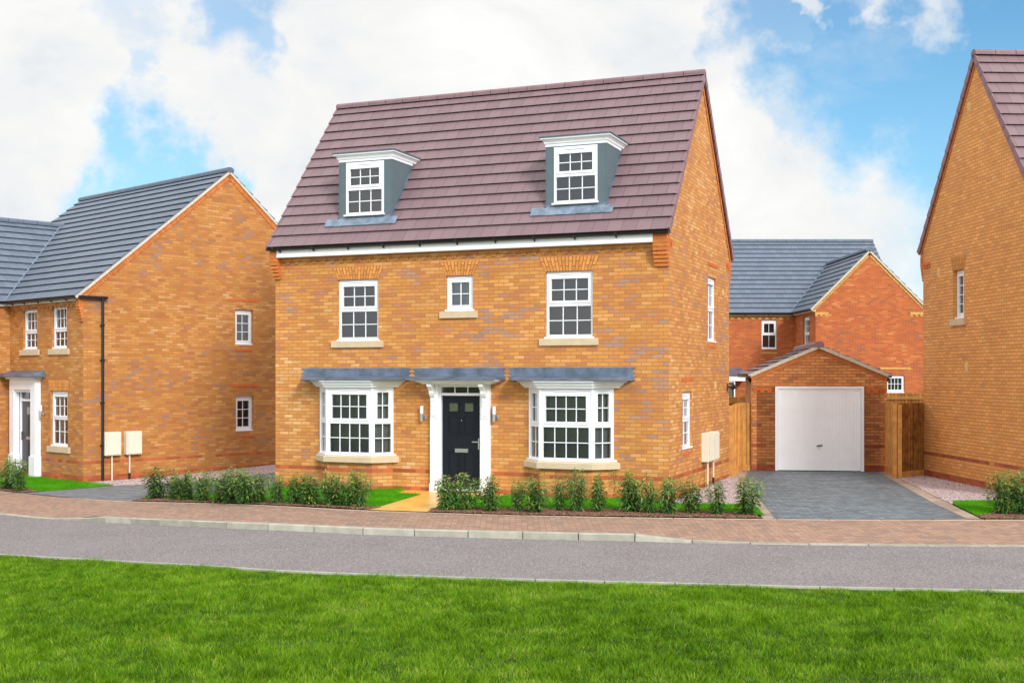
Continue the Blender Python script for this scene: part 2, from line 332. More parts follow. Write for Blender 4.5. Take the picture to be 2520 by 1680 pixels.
# ------------------------------------------------------------------ mesh builder
class MB:
    def __init__(s): s.v = []; s.f = []; s.uv = []; s.mi = []
    def face(s, pts, uv=None, mi=0):
        i = len(s.v); s.v += [tuple(p) for p in pts]; s.f.append(tuple(range(i, i + len(pts)))); s.uv.append(uv); s.mi.append(mi)
    def hexa(s, p, mi=0):  # p: 8 points, bottom 4 ccw then top 4
        for q in ((3, 2, 1, 0), (4, 5, 6, 7), (0, 1, 5, 4), (1, 2, 6, 5), (2, 3, 7, 6), (3, 0, 4, 7)): s.face([p[k] for k in q], None, mi)
    def box(s, x0, x1, y0, y1, z0, z1, mi=0):
        s.hexa([(x0, y0, z0), (x1, y0, z0), (x1, y1, z0), (x0, y1, z0), (x0, y0, z1), (x1, y0, z1), (x1, y1, z1), (x0, y1, z1)], mi)
    def prism(s, poly, z0, z1, M=None, mi=0):  # poly list (a,b) ccw extruded over third axis, M maps (a,b,c)->xyz
        M = M or (lambda a, b, c: (a, b, c)); n = len(poly)
        s.face([M(a, b, z0) for a, b in reversed(poly)], None, mi); s.face([M(a, b, z1) for a, b in poly], None, mi)
        for i in range(n):
            a, b = poly[i], poly[(i + 1) % n]
            s.face([M(*a, z0), M(*b, z0), M(*b, z1), M(*a, z1)], None, mi)
    def tube(s, p0, p1, r, n=10, cap=True, r1=None):
        p0, p1 = Vector(p0), Vector(p1); r1 = r if r1 is None else r1
        a = (p1 - p0).normalized(); t = a.orthogonal().normalized(); b = a.cross(t)
        c = [(t * math.cos(2 * math.pi * k / n) + b * math.sin(2 * math.pi * k / n)) for k in range(n)]
        for k in range(n):
            k2 = (k + 1) % n; s.face([p0 + c[k] * r, p0 + c[k2] * r, p1 + c[k2] * r1, p1 + c[k] * r1])
        if cap: s.face([p0 + q * r for q in reversed(c)]); s.face([p1 + q * r1 for q in c])
    def obj(s, name, m, parent=None, smooth=False, bevel=0, loc=None, rotz=None):
        me = bpy.data.meshes.new(name); me.from_pydata(s.v, [], s.f)
        for x in (m if isinstance(m, (list, tuple)) else [m]): me.materials.append(x)
        uvl = me.uv_layers.new(name='UVMap'); data = np.zeros(len(me.loops) * 2, dtype=np.float32); k = 0
        for fi, f in enumerate(s.f):
            uv = s.uv[fi]
            if uv is None:
                P = [s.v[i] for i in f]; n = Vector((0, 0, 0))
                for j in range(len(P)):
                    a, b = P[j], P[(j + 1) % len(P)]
                    n.x += (a[1] - b[1]) * (a[2] + b[2]); n.y += (a[2] - b[2]) * (a[0] + b[0]); n.z += (a[0] - b[0]) * (a[1] + b[1])
                if abs(n.z) > .8 * n.length or n.length == 0: uv = [(p[0], p[1]) for p in P]
                else:
                    t = Vector((-n.y, n.x)).normalized()
                    if abs(t.x) > .9999: t = Vector((1, 0))
                    if abs(t.y) > .9999: t = Vector((0, 1))
                    uv = [(p[0] * t.x + p[1] * t.y + (.1125 if abs(t.y) > .7 else 0), p[2]) for p in P]
            for q in uv: data[k] = q[0]; data[k + 1] = q[1]; k += 2
        uvl.data.foreach_set('uv', data)
        me.polygons.foreach_set('material_index', s.mi)
        o = bpy.data.objects.new(name, me); COL.objects.link(o); o.parent = parent
        bm = bmesh.new(); bm.from_mesh(me)
        if bevel or smooth: bmesh.ops.remove_doubles(bm, verts=bm.verts, dist=1e-5)
        if bevel: bmesh.ops.bevel(bm, geom=[e for e in bm.edges if e.is_manifold and e.calc_face_angle(0) > .5], offset=bevel, segments=2, affect='EDGES', clamp_overlap=True)
        bmesh.ops.recalc_face_normals(bm, faces=bm.faces) if (bevel or smooth) else None
        bm.to_mesh(me); bm.free()
        if smooth: me.shade_smooth()
        if loc is not None: o.location = loc
        if rotz is not None: o.rotation_euler = (0, 0, rotz)
        return o

def thing(name, label, cat, loc=(0, 0, 0), rotz=0., group=None):
    o = bpy.data.objects.new(name, None); COL.objects.link(o); o.location = loc; o.rotation_euler = (0, 0, rotz)
    o['label'] = label; o['category'] = cat
    if group: o['group'] = group
    return o
def kind(o, k, label=None, cat=None):
    o['kind'] = k
    if label: o['label'] = label
    if cat: o['category'] = cat
    return o

def clip(poly, a, b, c):  # keep a*x+b*y<=c
    out = []
    for i in range(len(poly)):
        p, q = poly[i], poly[(i + 1) % len(poly)]
        dp, dq = a * p[0] + b * p[1] - c, a * q[0] + b * q[1] - c
        if dp <= 0: out.append(p)
        if dp * dq < 0: k = dp / (dp - dq); out.append((p[0] + (q[0] - p[0]) * k, p[1] + (q[1] - p[1]) * k))
    return out

def wall(mb, M, u0, u1, z0, z1, holes=(), planes=(), reveal=.12):
    """M(u, z, inward) -> xyz"""
    us = sorted({u0, u1, *[h[0] for h in holes], *[h[1] for h in holes]}); zs = sorted({z0, z1, *[h[2] for h in holes], *[h[3] for h in holes]})
    for i in range(len(us) - 1):
        for j in range(len(zs) - 1):
            cu, cz = (us[i] + us[i + 1]) / 2, (zs[j] + zs[j + 1]) / 2
            if any(h[0] < cu < h[1] and h[2] < cz < h[3] for h in holes): continue
            p = [(us[i], zs[j]), (us[i + 1], zs[j]), (us[i + 1], zs[j + 1]), (us[i], zs[j + 1])]
            for pl in planes:
                p = clip(p, *pl)
                if len(p) < 3: break
            if len(p) >= 3: mb.face([M(a, b, 0) for a, b in p])
    for a, b, c, d in holes:
        mb.face([M(a, c, 0), M(a, d, 0), M(a, d, reveal), M(a, c, reveal)]); mb.face([M(b, d, 0), M(b, c, 0), M(b, c, reveal), M(b, d, reveal)])
        mb.face([M(a, d, 0), M(b, d, 0), M(b, d, reveal), M(a, d, reveal)]); mb.face([M(b, c, 0), M(a, c, 0), M(a, c, reveal), M(b, c, reveal)])

def roof_slope(mb, M, u0, u1, e, r, n, lo=.060, hi=.014, planes=None):
    """M(u,s,z); e,r = (s,z) at eave and ridge"""
    dy, dz = r[0] - e[0], r[1] - e[1]; L = math.hypot(dy, dz); d = (dy / L, dz / L); sg = 1 if dy > 0 else -1
    nm = (-dz / L * sg, dy / L * sg); g = L / n
    P = lambda u, a, k: M(u, e[0] + d[0] * a + nm[0] * k, e[1] + d[1] * a + nm[1] * k)
    mb.face([P(u0, 0, 0), P(u1, 0, 0), P(u1, L, 0), P(u0, L, 0)], [(u0, .5)] * 4)
    for i in range(n):
        a, b = i * g - (.03 if i == 0 else 0), (i + 1) * g + (.05 if i < n - 1 else 0)
        v0, v1 = i + .02, i + .9
        mb.face([P(u0, a, lo), P(u1, a, lo), P(u1, b, hi), P(u0, b, hi)], [(u0, v0), (u1, v0), (u1, v1), (u0, v1)])
        lp = lo - .011; ab = a + .035     # thin nose with an open shadow gap below it
        mb.face([P(u0, a, lp), P(u1, a, lp), P(u1, a, lo), P(u0, a, lo)], [(u0, v0), (u1, v0), (u1, v0), (u0, v0)])
        mb.face([P(u0, ab, lp - .001), P(u1, ab, lp - .001), P(u1, a, lp), P(u0, a, lp)], [(u0, v0), (u1, v0), (u1, v0), (u0, v0)])
        mb.face([P(u0, ab, 0), P(u1, ab, 0), P(u1, ab, lp), P(u0, ab, lp)], [(u0, v0), (u1, v0), (u1, v0), (u0, v0)])
        for u in (u0, u1): mb.face([P(u, ab, 0.0), P(u, a, lp), P(u, a, lo), P(u, b, hi), P(u, b, 0.0)], [(u + .1, v0)] * 5)
    return P, g, L

def verge_caps(mb, P, g, n, u, out, w=.035, drop=.09):
    for i in range(n):
        a, b = i * g - .012, (i + 1) * g + .02
        u0, u1 = (u, u + w) if out > 0 else (u - w, u)
        mb.hexa([P(u0, a, -drop), P(u1, a, -drop), P(u1, b, -drop), P(u0, b, -drop), P(u0, a, .066), P(u1, a, .066), P(u1, b, .030), P(u0, b, .030)])
def verge_strip(mb, P, L, u, out, w=.05, n0=-.05, n1=.008):
    u0, u1 = (u, u + w) if out > 0 else (u - w, u)
    mb.hexa([P(u0, -.02, n0), P(u1, -.02, n0), P(u1, L, n0), P(u0, L, n0), P(u0, -.02, n1), P(u1, -.02, n1), P(u1, L, n1), P(u0, L, n1)])

def ridge(name, M, u0, u1, s, z, m, parent, R=.13, seg=.45):
    mb = MB(); n = max(1, round((u1 - u0) / seg)); g = (u1 - u0) / n
    for i in range(n):
        a, b = u0 + i * g + .006, u0 + (i + 1) * g - .006
        K = 10; pts = [(R * math.cos(math.pi * k / K + 0), R * .62 * math.sin(math.pi * k / K)) for k in range(K + 1)]
        pts = [(pts[0][0], -.06)] + pts + [(pts[-1][0], -.06)]
        for k in range(len(pts) - 1):
            mb.face([M(a, s + pts[k][0], z + pts[k][1]), M(b, s + pts[k][0], z + pts[k][1]), M(b, s + pts[k + 1][0], z + pts[k + 1][1]), M(a, s + pts[k + 1][0], z + pts[k + 1][1])])
        for u in (a, b): mb.face([M(u, s + p[0], z + p[1]) for p in pts])
    # dark bedding in the joints
    o = mb.obj(name, m, parent); return o

# ------------------------------------------------------------------ windows
def window(parent, loc, rotz, W, Hh, style='sash', nx=3, nz=2, blind='grey', cill=True, vent=True, name='window', split=.5, fo=.048, topnx=None):
    fb, gl = MB(), []
    yF, yB = 0., .07
    fb.box(0, fo, yF, yB, 0, Hh); fb.box(W - fo, W, yF, yB, 0, Hh); fb.box(fo, W - fo, yF + .002, yB, Hh - fo, Hh); fb.box(fo, W - fo, yF + .002, yB, 0, fo + .02)
    def bars(x0, x1, z0, z1, a, b):
        gl.append((x0, x1, z0, z1))
        for i in range(1, a):
            x = x0 + (x1 - x0) * i / a; fb.box(x - .009, x + .009, .022, .05, z0, z1)
        for j in range(1, b):
            z = z0 + (z1 - z0) * j / b; fb.box(x0, x1, .0195, .048, z - .009, z + .009)
    def sash(x0, x1, z0, z1, t, a, b, py=-.012):
        fb.box(x0, x0 + t, py, .05, z0, z1); fb.box(x1 - t, x1, py, .05, z0, z1)
        fb.box(x0 + t, x1 - t, py + .0015, .05, z1 - t, z1); fb.box(x0 + t, x1 - t, py + .0015, .05, z0, z0 + t)
        bars(x0 + t, x1 - t, z0 + t, z1 - t, a, b)
    if style == 'sash':
        zm = Hh * split; head = .045 if vent else .0
        fb.box(fo, W - fo, yF + .004, yB, zm - .03, zm + .03)
        if head: fb.box(fo, W - fo, yF + .006, yB, Hh - fo - head, Hh - fo)
        sash(fo + .004, W - fo - .004, zm + .032, Hh - fo - head - .002, .05, nx, nz)
        bars(fo, W - fo, fo + .02, zm - .03, nx, nz)
    elif style == 'casement':
        head = .04 if vent else 0.
        if head: fb.box(fo, W - fo, yF + .006, yB, Hh - fo - head, Hh - fo)
        sash(fo + .003, W - fo - .003, fo + .022, Hh - fo - head - .002, .045, nx, nz)
    else:
        bars(fo, W - fo, fo + .02, Hh - fo, nx, nz)
    if cill: fb.box(-.035, W + .035, -.055, .0, -.012, .022)
    f = fb.obj(name, white, parent, loc=loc, rotz=rotz)
    p = MB()
    for x0, x1, z0, z1 in gl: p.face([(x0, .036, z0), (x1, .036, z0), (x1, .036, z1), (x0, .036, z1)])
    p.obj('pane', glass, f)
    if vent:
        v = MB(); v.box(W * .28, W * .72, -.012, .003, Hh - fo - .012, Hh - fo + .012); v.obj('trickle_vent', white_paint, f)
    if blind in ('grey', 'mid'):
        b = MB(); n = max(4, int(Hh / .045)); h = Hh / n
        for i in range(n): b.face([(.01, .16, i * h), (W - .01, .16, i * h), (W - .01, .115, (i + 1) * h), (.01, .115, (i + 1) * h)])
        b.obj('blind', blind_gry if blind == 'grey' else blind_mid, f)
    elif blind == 'frost':
        b = MB(); b.face([(.01, .1, 0), (W - .01, .1, 0), (W - .01, .1, Hh), (.01, .1, Hh)]); b.obj('blind', blind_bl, f)
    elif blind == 'curtain':
        b = MB(); n = 24
        for i in range(n):
            x0, x1 = W * i / n, W * (i + 1) / n
            if .36 < (i + .5) / n < .64: continue
            y0, y1 = .13 + .02 * math.sin(i * 1.7), .13 + .02 * math.sin((i + 1) * 1.7)
            b.face([(x0, y0, 0), (x1, y1, 0), (x1, y1, Hh), (x0, y0, Hh)])
        b.obj('curtain', blind_lt, f)
    return f

def sill(parent, x0, x1, z0, z1, M=None, proud=.05, name='window_sill'):
    mb = MB(); mb.box(x0, x1, -proud, .05, z0, z1)
    return mb.obj(name, sill_m, parent, bevel=.006) if M is None else None

def arch(parent, x0, x1, z0, z1, splay=.09, M=None, name='brick_arch', m=None, proud=.008):
    """splayed soldier arch of separate bricks, each cut in two"""
    M = M or (lambda u, z, i: (u, i, z))
    mb = MB(); n = max(6, int((x1 - x0) / .078)); back = MB()
    for k in range(n):
        def X(t, f): c = (x0 + x1) / 2; w = (x1 - x0) / 2 - splay + 2 * splay * 0; lo = (x0 + splay) + (x1 - x0 - 2 * splay) * t; hi = x0 + (x1 - x0) * t; return lo + (hi - lo) * f
        cuts = [0, .32, 1] if k % 2 else [0, .66, 1]
        for q in range(2):
            f0, f1 = cuts[q] + (.05 if q else 0), cuts[q + 1] - (.0 if q else .0)
            t0, t1 = (k + .10) / n, (k + .90) / n
            P = [(X(t0, f0), z0 + (z1 - z0) * f0), (X(t1, f0), z0 + (z1 - z0) * f0), (X(t1, f1), z0 + (z1 - z0) * f1), (X(t0, f1), z0 + (z1 - z0) * f1)]
            mb.hexa([M(P[0][0], P[0][1], .02), M(P[1][0], P[1][1], .02), M(P[2][0], P[2][1], .02), M(P[3][0], P[3][1], .02),
                     M(P[0][0], P[0][1], -proud), M(P[1][0], P[1][1], -proud), M(P[2][0], P[2][1], -proud), M(P[3][0], P[3][1], -proud)])
    o = mb.obj(name, m or orange_block, parent)
    back.face([M(x0 + splay, z0, -.003), M(x1 - splay, z0, -.003), M(x1, z1, -.003), M(x0, z1, -.003)]); back.obj('arch_mortar', mortar_m, o)
    return o

def gutter(parent, M, u0, u1, s, z, out=-1, R=.056, brackets=None, name='gutter', bname='gutter_bracket', drop=.1):
    """half round trough open upwards; s = fascia face, out = direction it hangs to"""
    mb = MB(); K = 8; c = s + out * (R + .004)
    pr = [(c + R * math.cos(math.pi + math.pi * k / K), z + R * math.sin(math.pi + math.pi * k / K)) for k in range(K + 1)]
    pi_ = [(c + (R - .006) * math.cos(math.pi + math.pi * k / K), z + (R - .006) * math.sin(math.pi + math.pi * k / K)) for k in range(K + 1)]
    for k in range(K):
        for L_ in (pr, pi_): mb.face([M(u0, *L_[k]), M(u1, *L_[k]), M(u1, *L_[k + 1]), M(u0, *L_[k + 1])])
    for u in (u0, u1): mb.face([M(u, *p) for p in pr])
    for k in (0, K): mb.face([M(u0, *pr[k]), M(u1, *pr[k]), M(u1, *pi_[k]), M(u0, *pi_[k])])
    o = mb.obj(name, black_pl, parent)
    if brackets:
        for u in brackets:
            bb = MB(); bb.prism([(c - R - .004, z + .005), (c - R - .004, z - .03), (c, z - R - .012), (s - out * .002 if out < 0 else s, z - drop), (s - (.0 if out < 0 else 0), z + .0)], u - .012, u + .012, lambda a, b, c_: M(c_, a, b))
            bb.obj(bname, black_pl, o)
    return o

FM = lambda u, z, i: (u, i, z)            # front wall mapping
XM = lambda u, s, z: (u, s, z)            # ridge along x
YM = lambda u, s, z: (s, u, z)            # ridge along y

# ================================================================== MAIN HOUSE
TH = rad(21.82); r_ = Vector((math.cos(TH), -math.sin(TH))); MC = Vector((3.069, 23.334)) - 9. * r_
house = thing('detached_house', 'tall buff brick house with mauve roof, two dormers and two bay windows', 'house', (MC.x, MC.y, 0), -TH)
W, D = 9.0, 5.785; GZ = 5.267; EY = -.22; SL = (9.01 - GZ) / (D / 2 - EY); RZ = 9.01
f_holes = [(1.262, 2.862, .76, 2.16), (6.178, 7.778, .76, 2.16), (1.596, 2.592, 3.19, 4.522), (6.431, 7.435, 3.19, 4.55), (4.202, 4.818, 3.784, 4.531), (4.08, 5.01, -.1, 2.24)]
s_holes = [(1.10, 1.93, .93, 2.10), (3.46, 4.30, 3.19, 4.64)]
wb = MB(); WB = -.3; TOPW = GZ - .0
wall(wb, FM, 0, W, WB, TOPW, f_holes)
gp = [(-SL, 1, GZ - SL * EY - .02), (SL, 1, GZ + SL * (D - EY) - .02)]
wall(wb, lambda u, z, i: (W - i, u, z), 0, D, WB, RZ, s_holes, gp)
wall(wb, lambda u, z, i: (i, u, z), 0, D, WB, RZ, (), gp)
wall(wb, lambda u, z, i: (u, D - i, z), 0, W, WB, TOPW, ())
wb.obj('brick_wall', brick_main, house)
# roof
rb = MB()
NC = 15
Pf, g1, L1 = roof_slope(rb, XM, -.04, W + .04, (EY, GZ), (D / 2, RZ), NC)
Pr, g2, L2 = roof_slope(rb, XM, -.04, W + .04, (D - EY, GZ), (D / 2, RZ), NC)
rb.obj('roof', tile_main, house)
for u_, q_ in ((W + .04, 1), (-.04, -1)):
    vb = MB()
    for P_ in (Pf, Pr): verge_caps(vb, P_, g1, NC, u_, q_)
    vb.obj('verge_tiles', ridge_main, house)
ridge('ridge_tiles', XM, -.07, W + .07, D / 2, RZ + .02, ridge_main, house, R=.12)
# red sloping brick line below the verge of the gable
for sx, ux in ((1, W), (-1, 0)):
    vm = MB()
    for P_ in (Pf, Pr):
        nb = int(L1 / .075)
        for k in range(nb):
            a, b = L1 * (k + .06) / nb, L1 * (k + .94) / nb
            u0, u1 = (ux - .01, ux + .02) if sx > 0 else (ux - .02, ux + .01)
            vm.hexa([P_(u0, a, -.20), P_(u1, a, -.20), P_(u1, b, -.20), P_(u0, b, -.20), P_(u0, a, -.095), P_(u1, a, -.095), P_(u1, b, -.095), P_(u0, b, -.095)])
    vm.obj('verge_brick_course', verge_brick, house)
# eaves: fascia, gutter
fa = MB(); fa.box(.15, 8.72, -.19, 0, 5.045, 5.245); fa.obj('fascia', white_paint, house)
gutter(house, XM, -.06, W + .06, -.20, 5.245, -1, R=.05, brackets=[.25 + .86 * k for k in range(10)])
fr = MB(); fr.box(.0, W, D, D + .13, 5.055, 5.30); fr.obj('fascia', white_paint, house)
gutter(house, XM, -.06, W + .06, D + .165, 5.262, 1)
# dentil course + plain oversail
db = MB(); db.box(.0, 9., -.022, 0, 4.975, 5.05)
k = 0
while .03 + k * .225 < 8.7: db.box(.06 + k * .225, .06 + k * .225 + .105, -.022, 0, 4.90, 4.973); k += 1
db.obj('dentil_course', brick_main, house)
# kneelers
def kneeler(parent, x0, x1, ztop, zbox, steps=5, proj=.19, y_sign=-1, y0=0., m=None, shrink=0.):
    kb = MB(); ya = y0
    def B(z0, z1, p, xa=x0, xb=x1): kb.box(xa, xb, min(ya, ya + y_sign * p), max(ya, ya + y_sign * p), z0, z1)
    z = zbox
    n = int((ztop - zbox) / .075)
    for i in range(n): B(zbox + i * .075 + .004, min(ztop, zbox + (i + 1) * .075 - .004), proj)
    B(zbox, ztop, proj - .008, x0 + .004, x1 - .004)
    for i in range(steps):
        B(z - .071, z - .004, proj - (i + .0) * proj / (steps + 1) - .012, x0 + shrink * i, x1)
        B(z - .078, z - .068, proj - (i + 1) * proj / (steps + 1) - .02, x0 + .005 + shrink * i, x1 - .004)
        z -= .075
    return kb.obj('kneeler', m or verge_brick, parent)
kneeler(house, -.03, .15, 5.23, 4.95); kneeler(house, 8.72, 9.012, 5.23, 4.95)
kneeler(house, 8.72, 9.012, 5.23, 4.95, y_sign=1, y0=D); kneeler(house, -.012, .15, 5.23, 4.95, y_sign=1, y0=D)
for ys_ in ((.03, .15), (5.45, 5.58, 5.70)):
    kt = MB(); kt.box(W - .01, W + .014, ys_[0], ys_[-1] + .075, 5.055, 5.12)
    for y0 in ys_: kt.box(W - .01, W + .016, y0, y0 + .06, 4.98, 5.0545)
    kt.obj('toothed_brick_detail', red_block, house)
# front windows
window(house, (1.60, .05, 3.20), 0, .988, 1.318)
window(house, (6.435, .05, 3.20), 0, .996, 1.346)
window(house, (4.206, .05, 3.80), 0, .608, .727, 'casement', 2, 2, 'frost')
sill(house, 1.443, 2.72, 3.045, 3.188); sill(house, 6.30, 7.56, 3.045, 3.188); sill(house, 4.06, 4.93, 3.64, 3.782)
arch(house, 1.47, 2.72, 4.524, 4.80, .12); arch(house, 6.29, 7.57, 4.552, 4.84, .12); arch(house, 4.05, 4.97, 4.533, 4.84, .14)
# gable windows
window(house, (W - .045, 1.105, .94), rad(90), .82, 1.15, 'sash', 2, 2, 'curtain')
window(house, (W - .045, 3.465, 3.20), rad(90), .83, 1.435, 'sash', 2, 2, 'grey')
lb = MB(); lb.box(W - .01, W + .012, 1.0, 2.10, 2.32, 2.392); lb.obj('brick_lintel', red_block, house)
lb = MB(); lb.box(W - .01, W + .012, 3.42, 4.46, 4.90, 4.972); lb.obj('brick_lintel', red_block, house)
lb = MB(); lb.box(W - .01, W + .012, 1.19, 1.92, .80, .872); lb.obj('brick_sill', red_block, house)
lb = MB(); lb.box(W - .01, W + .012, 3.57, 4.28, 3.05, 3.12); lb.obj('brick_sill', red_block, house)
for y, z in ((5.0, 4.32), (4.15, 2.16)):
    v = MB(); v.box(W - .01, W + .006, y, y + .14, z, z + .14)
    for q in range(4): v.box(W + .006, W + .012, y + .015, y + .125, z + .02 + q * .03, z + .035 + q * .03)
    v.obj('air_vent', vent_m, house)
# fluted lead roofs with stepped flashings
def lead_roof(parent, xa, xb, ya, z0, z1, teeth_n=3, ins=.14, tb=.10, front_y=-.55):
    mb = MB()
    # sloping top, hip ends, thick drip edge
    A = [(xa + ins, 0, z0 + .10), (xb - ins, 0, z0 + .10)]; F0 = [(xa + tb, front_y, z0 + .03), (xb - tb, front_y, z0 + .03)]
    mb.face([F0[0], F0[1], A[1], A[0]]); mb.face([(xa + .02, 0, z0 + .03), F0[0], A[0]]); mb.face([F0[1], (xb - .02, 0, z0 + .03), A[1]])
    mb.face([(xa + tb, front_y, z0), (xb - tb, front_y, z0), F0[1], F0[0]])
    mb.face([(xa + .02, 0, z0), (xa + tb, front_y, z0), F0[0], (xa + .02, 0, z0 + .03)]); mb.face([(xb - tb, front_y, z0), (xb - .02, 0, z0), (xb - .02, 0, z0 + .03), F0[1]])
    mb.face([(xa + .02, 0, z0), (xb - .02, 0, z0), (xb - tb, front_y, z0), (xa + tb, front_y, z0)])
    o = mb.obj('lead_roof', lead, parent)
    fl = MB(); fl.box(xa + .09, xb - .09, -.016, 0, z0 + .03, z1)      # upstand against wall
    h = (z1 - z0) / teeth_n
    for s_, x in ((-1, xa + .09), (1, xb - .09)):
        for k in range(teeth_n):
            zt = z1 - k * h; q = .08
            tri = [(x, zt - h * .95), (x + s_ * q, zt - .004), (x, zt - .0)] if s_ > 0 else [(x, zt), (x + s_ * q, zt - .004), (x, zt - h * .95)]
            fl.prism(tri, -.014, .0, lambda a, b, c: (a, c, b))
    fl.obj('stepped_flashing', lead, o)
    # lapped joints of the lead sheet
    nj = max(2, int((xb - xa) / .9))
    for k in range(1, nj):
        x = xa + (xb - xa) * k / nj; jb = MB(); jb.box(x - .1, x - .094, -.021, -.016, z0 + .05, z1 - .004); jb.hexa([(x - .006, front_y - .003, z0 + .032), (x + .006, front_y - .003, z0 + .032), (x + .006, 0, z0 + .10), (x - .006, 0, z0 + .10), (x - .006, front_y - .003, z0 + .042), (x + .006, front_y - .003, z0 + .042), (x + .006, -.0, z0 + .11), (x - .006, -.0, z0 + .11)])
        jb.obj('lead_roll', lead, o)
    return o
def cornice(parent, path, z_levels, name='cornice', m=None):
    """path: function offset -> list of xy points; z_levels: list (offset, z) from bottom to top"""
    mb = MB()
    for (o0, z0), (o1, z1) in zip(z_levels, z_levels[1:]):
        a, b = path(o0), path(o1)
        for i in range(len(a) - 1): mb.face([(*a[i], z0), (*a[i + 1], z0), (*b[i + 1], z1), (*b[i], z1)])
    a = path(z_levels[0][0]); mb.face([(*p, z_levels[0][1]) for p in reversed(a)])
    a = path(z_levels[-1][0]); mb.face([(*p, z_levels[-1][1]) for p in a])
    return mb.obj(name, m or white_paint, parent)

def bay(parent, c, lead_x, blind='grey'):
    a, p, hw = .55, .33, .90
    zs, z0, z1 = .585, .73, 2.19
    # moulded head + corner posts are the bay's own mesh
    def path(o): return [(c - hw - o * 1.46, 0), (c - a - o * .39, -p - o), (c + a + o * .39, -p - o), (c + hw + o * 1.46, 0)]
    fb = MB()
    for x, y in ((c - a, -p), (c + a, -p)): fb.tube((x, y + .012, z0), (x, y + .012, z1), .030, 8)
    for s_ in (-1, 1): fb.box(min(c + s_ * hw, c + s_ * (hw - .04)), max(c + s_ * hw, c + s_ * (hw - .04)), -.035, .06, z0, z1)
    hd = [(q[0], q[1]) for q in path(.0)]; hi = [(c + hw - .05, .06), (c + a - .03, -p + .07), (c - a + .03, -p + .07), (c - hw + .05, .06)]
    fb.prism(hd + hi, z1 - .012, z1)
    root = fb.obj('bay_window', white, parent)
    ap = MB(); q = path(-.012)
    for i in range(3): ap.face([(*q[i], -.3), (*q[i + 1], -.3), (*q[i + 1], zs), (*q[i], zs)])
    ap.obj('brick_apron', brick_main, root)
    cornice(root, path, [(.0, zs - .0), (.09, zs + .0), (.09, zs + .115), (.03, zs + .145), (-.05, zs + .148)], 'bay_sill', sill_m)
    cornice(root, path, [(.0, z1), (.085, z1 + .002), (.085, z1 + .028), (.105, z1 + .034), (.12, z1 + .06), (.135, z1 + .064), (.135, z1 + .084), (.165, z1 + .115), (.19, z1 + .118), (.19, z1 + .148)], 'cornice')
    lead_roof(root, *lead_x, -p, z1 + .150, 2.605, front_y=-p - .215, tb=.30, ins=.2)
    hh = z1 - z0 - .012
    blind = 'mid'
    window(root, (c - a + .02, -p + .0, z0), 0, 2 * a - .04, hh, 'sash', 4, 2, blind, cill=False, vent=True, name='front_window', split=.49)
    L = math.hypot(hw - a, p); ang = math.atan2(p, hw - a)
    window(root, (c + a + .012, -p + .012, z0), ang, L - .03, hh, 'sash', 2, 2, blind, cill=False, vent=False, name='side_window', split=.49)
    window(root, (c - hw + .006, -.004, z0), -ang, L - .03, hh, 'sash', 2, 2, blind, cill=False, vent=False, name='side_window', split=.49)
    def pth2(o): return path(o)
    cl = MB(); q = path(.045); r0 = path(-.02)
    for i in range(3):
        cl.hexa([(*q[i], z0 + .001), (*q[i + 1], z0 + .001), (*r0[i + 1], z0 + .001), (*r0[i], z0 + .001), (*q[i], z0 + .03), (*q[i + 1], z0 + .03), (*r0[i + 1], z0 + .036), (*r0[i], z0 + .036)])
    cl.obj('window_cill', white, root)
    return root
bay(house, 2.062, (.67, 3.41)); bay(house, 6.978, (5.60, 8.34))

# doorway
sb = MB()
for x0, x1 in ((3.875, 4.065), (5.03, 5.225)):
    sb.box(x0, x1, -.10, 0, -.05, 2.262); sb.box(x0 + .015, x1 - .015, -.115, -.10, 1.55, 2.262)
    sb.box(x0 - .012, x1 + .012, -.118, 0, -.05, .17)
sb.box(4.065, 5.03, -.085, 0, 2.235, 2.262)
sur = sb.obj('door_surround', white_paint, house)
jm = MB(); jm.box(4.066, 4.10, -.04, .10, .03, 2.234); jm.box(4.99, 5.029, -.04, .10, .03, 2.234); jm.box(4.10, 4.99, -.02, .10, 2.20, 2.234); jm.box(4.10, 4.99, -.02, .10, 2.02, 2.075); jm.box(4.08, 5.02, -.09, .10, .03, .075)
for k in (1, 2): jm.box(4.10 + .89 * k / 3 - .009, 4.10 + .89 * k / 3 + .009, .01, .04, 2.075, 2.20)
jm.obj('door_frame', white, sur)
tp = MB(); tp.face([(4.10, .03, 2.075), (4.99, .03, 2.075), (4.99, .03, 2.2), (4.10, .03, 2.2)]); tp.obj('transom_pane', glass, sur)
for x0 in (3.915, 5.085):   # scrolled brackets under the canopy
    bk = MB(); prof = [(-.115, 1.60), (-.135, 1.60), (-.135, 1.80), (-.145, 1.80), (-.145, 1.90), (-.16, 1.905), (-.165, 1.98), (-.20, 2.0), (-.24, 2.06), (-.25, 2.12), (-.33, 2.20), (-.36, 2.215), (-.36, 2.262), (-.115, 2.262)]
    bk.prism([(y, z) for y, z in prof], x0, x0 + .10, lambda a, b, c: (c, a, b)); bk.obj('scroll_bracket', white_paint, sur)
cornice(sur, lambda o: [(3.78 - o, 0), (3.78 - o, -.24 - o), (5.31 + o, -.24 - o), (5.31 + o, 0)], [(0, 2.263), (.03, 2.265), (.03, 2.278), (.10, 2.306), (.12, 2.308), (.12, 2.324), (.20, 2.332), (.20, 2.342)], 'canopy_cornice')
lead_roof(sur, 3.40, 5.58, -.45, 2.344, 2.60, front_y=-.48, tb=.10, ins=.2)
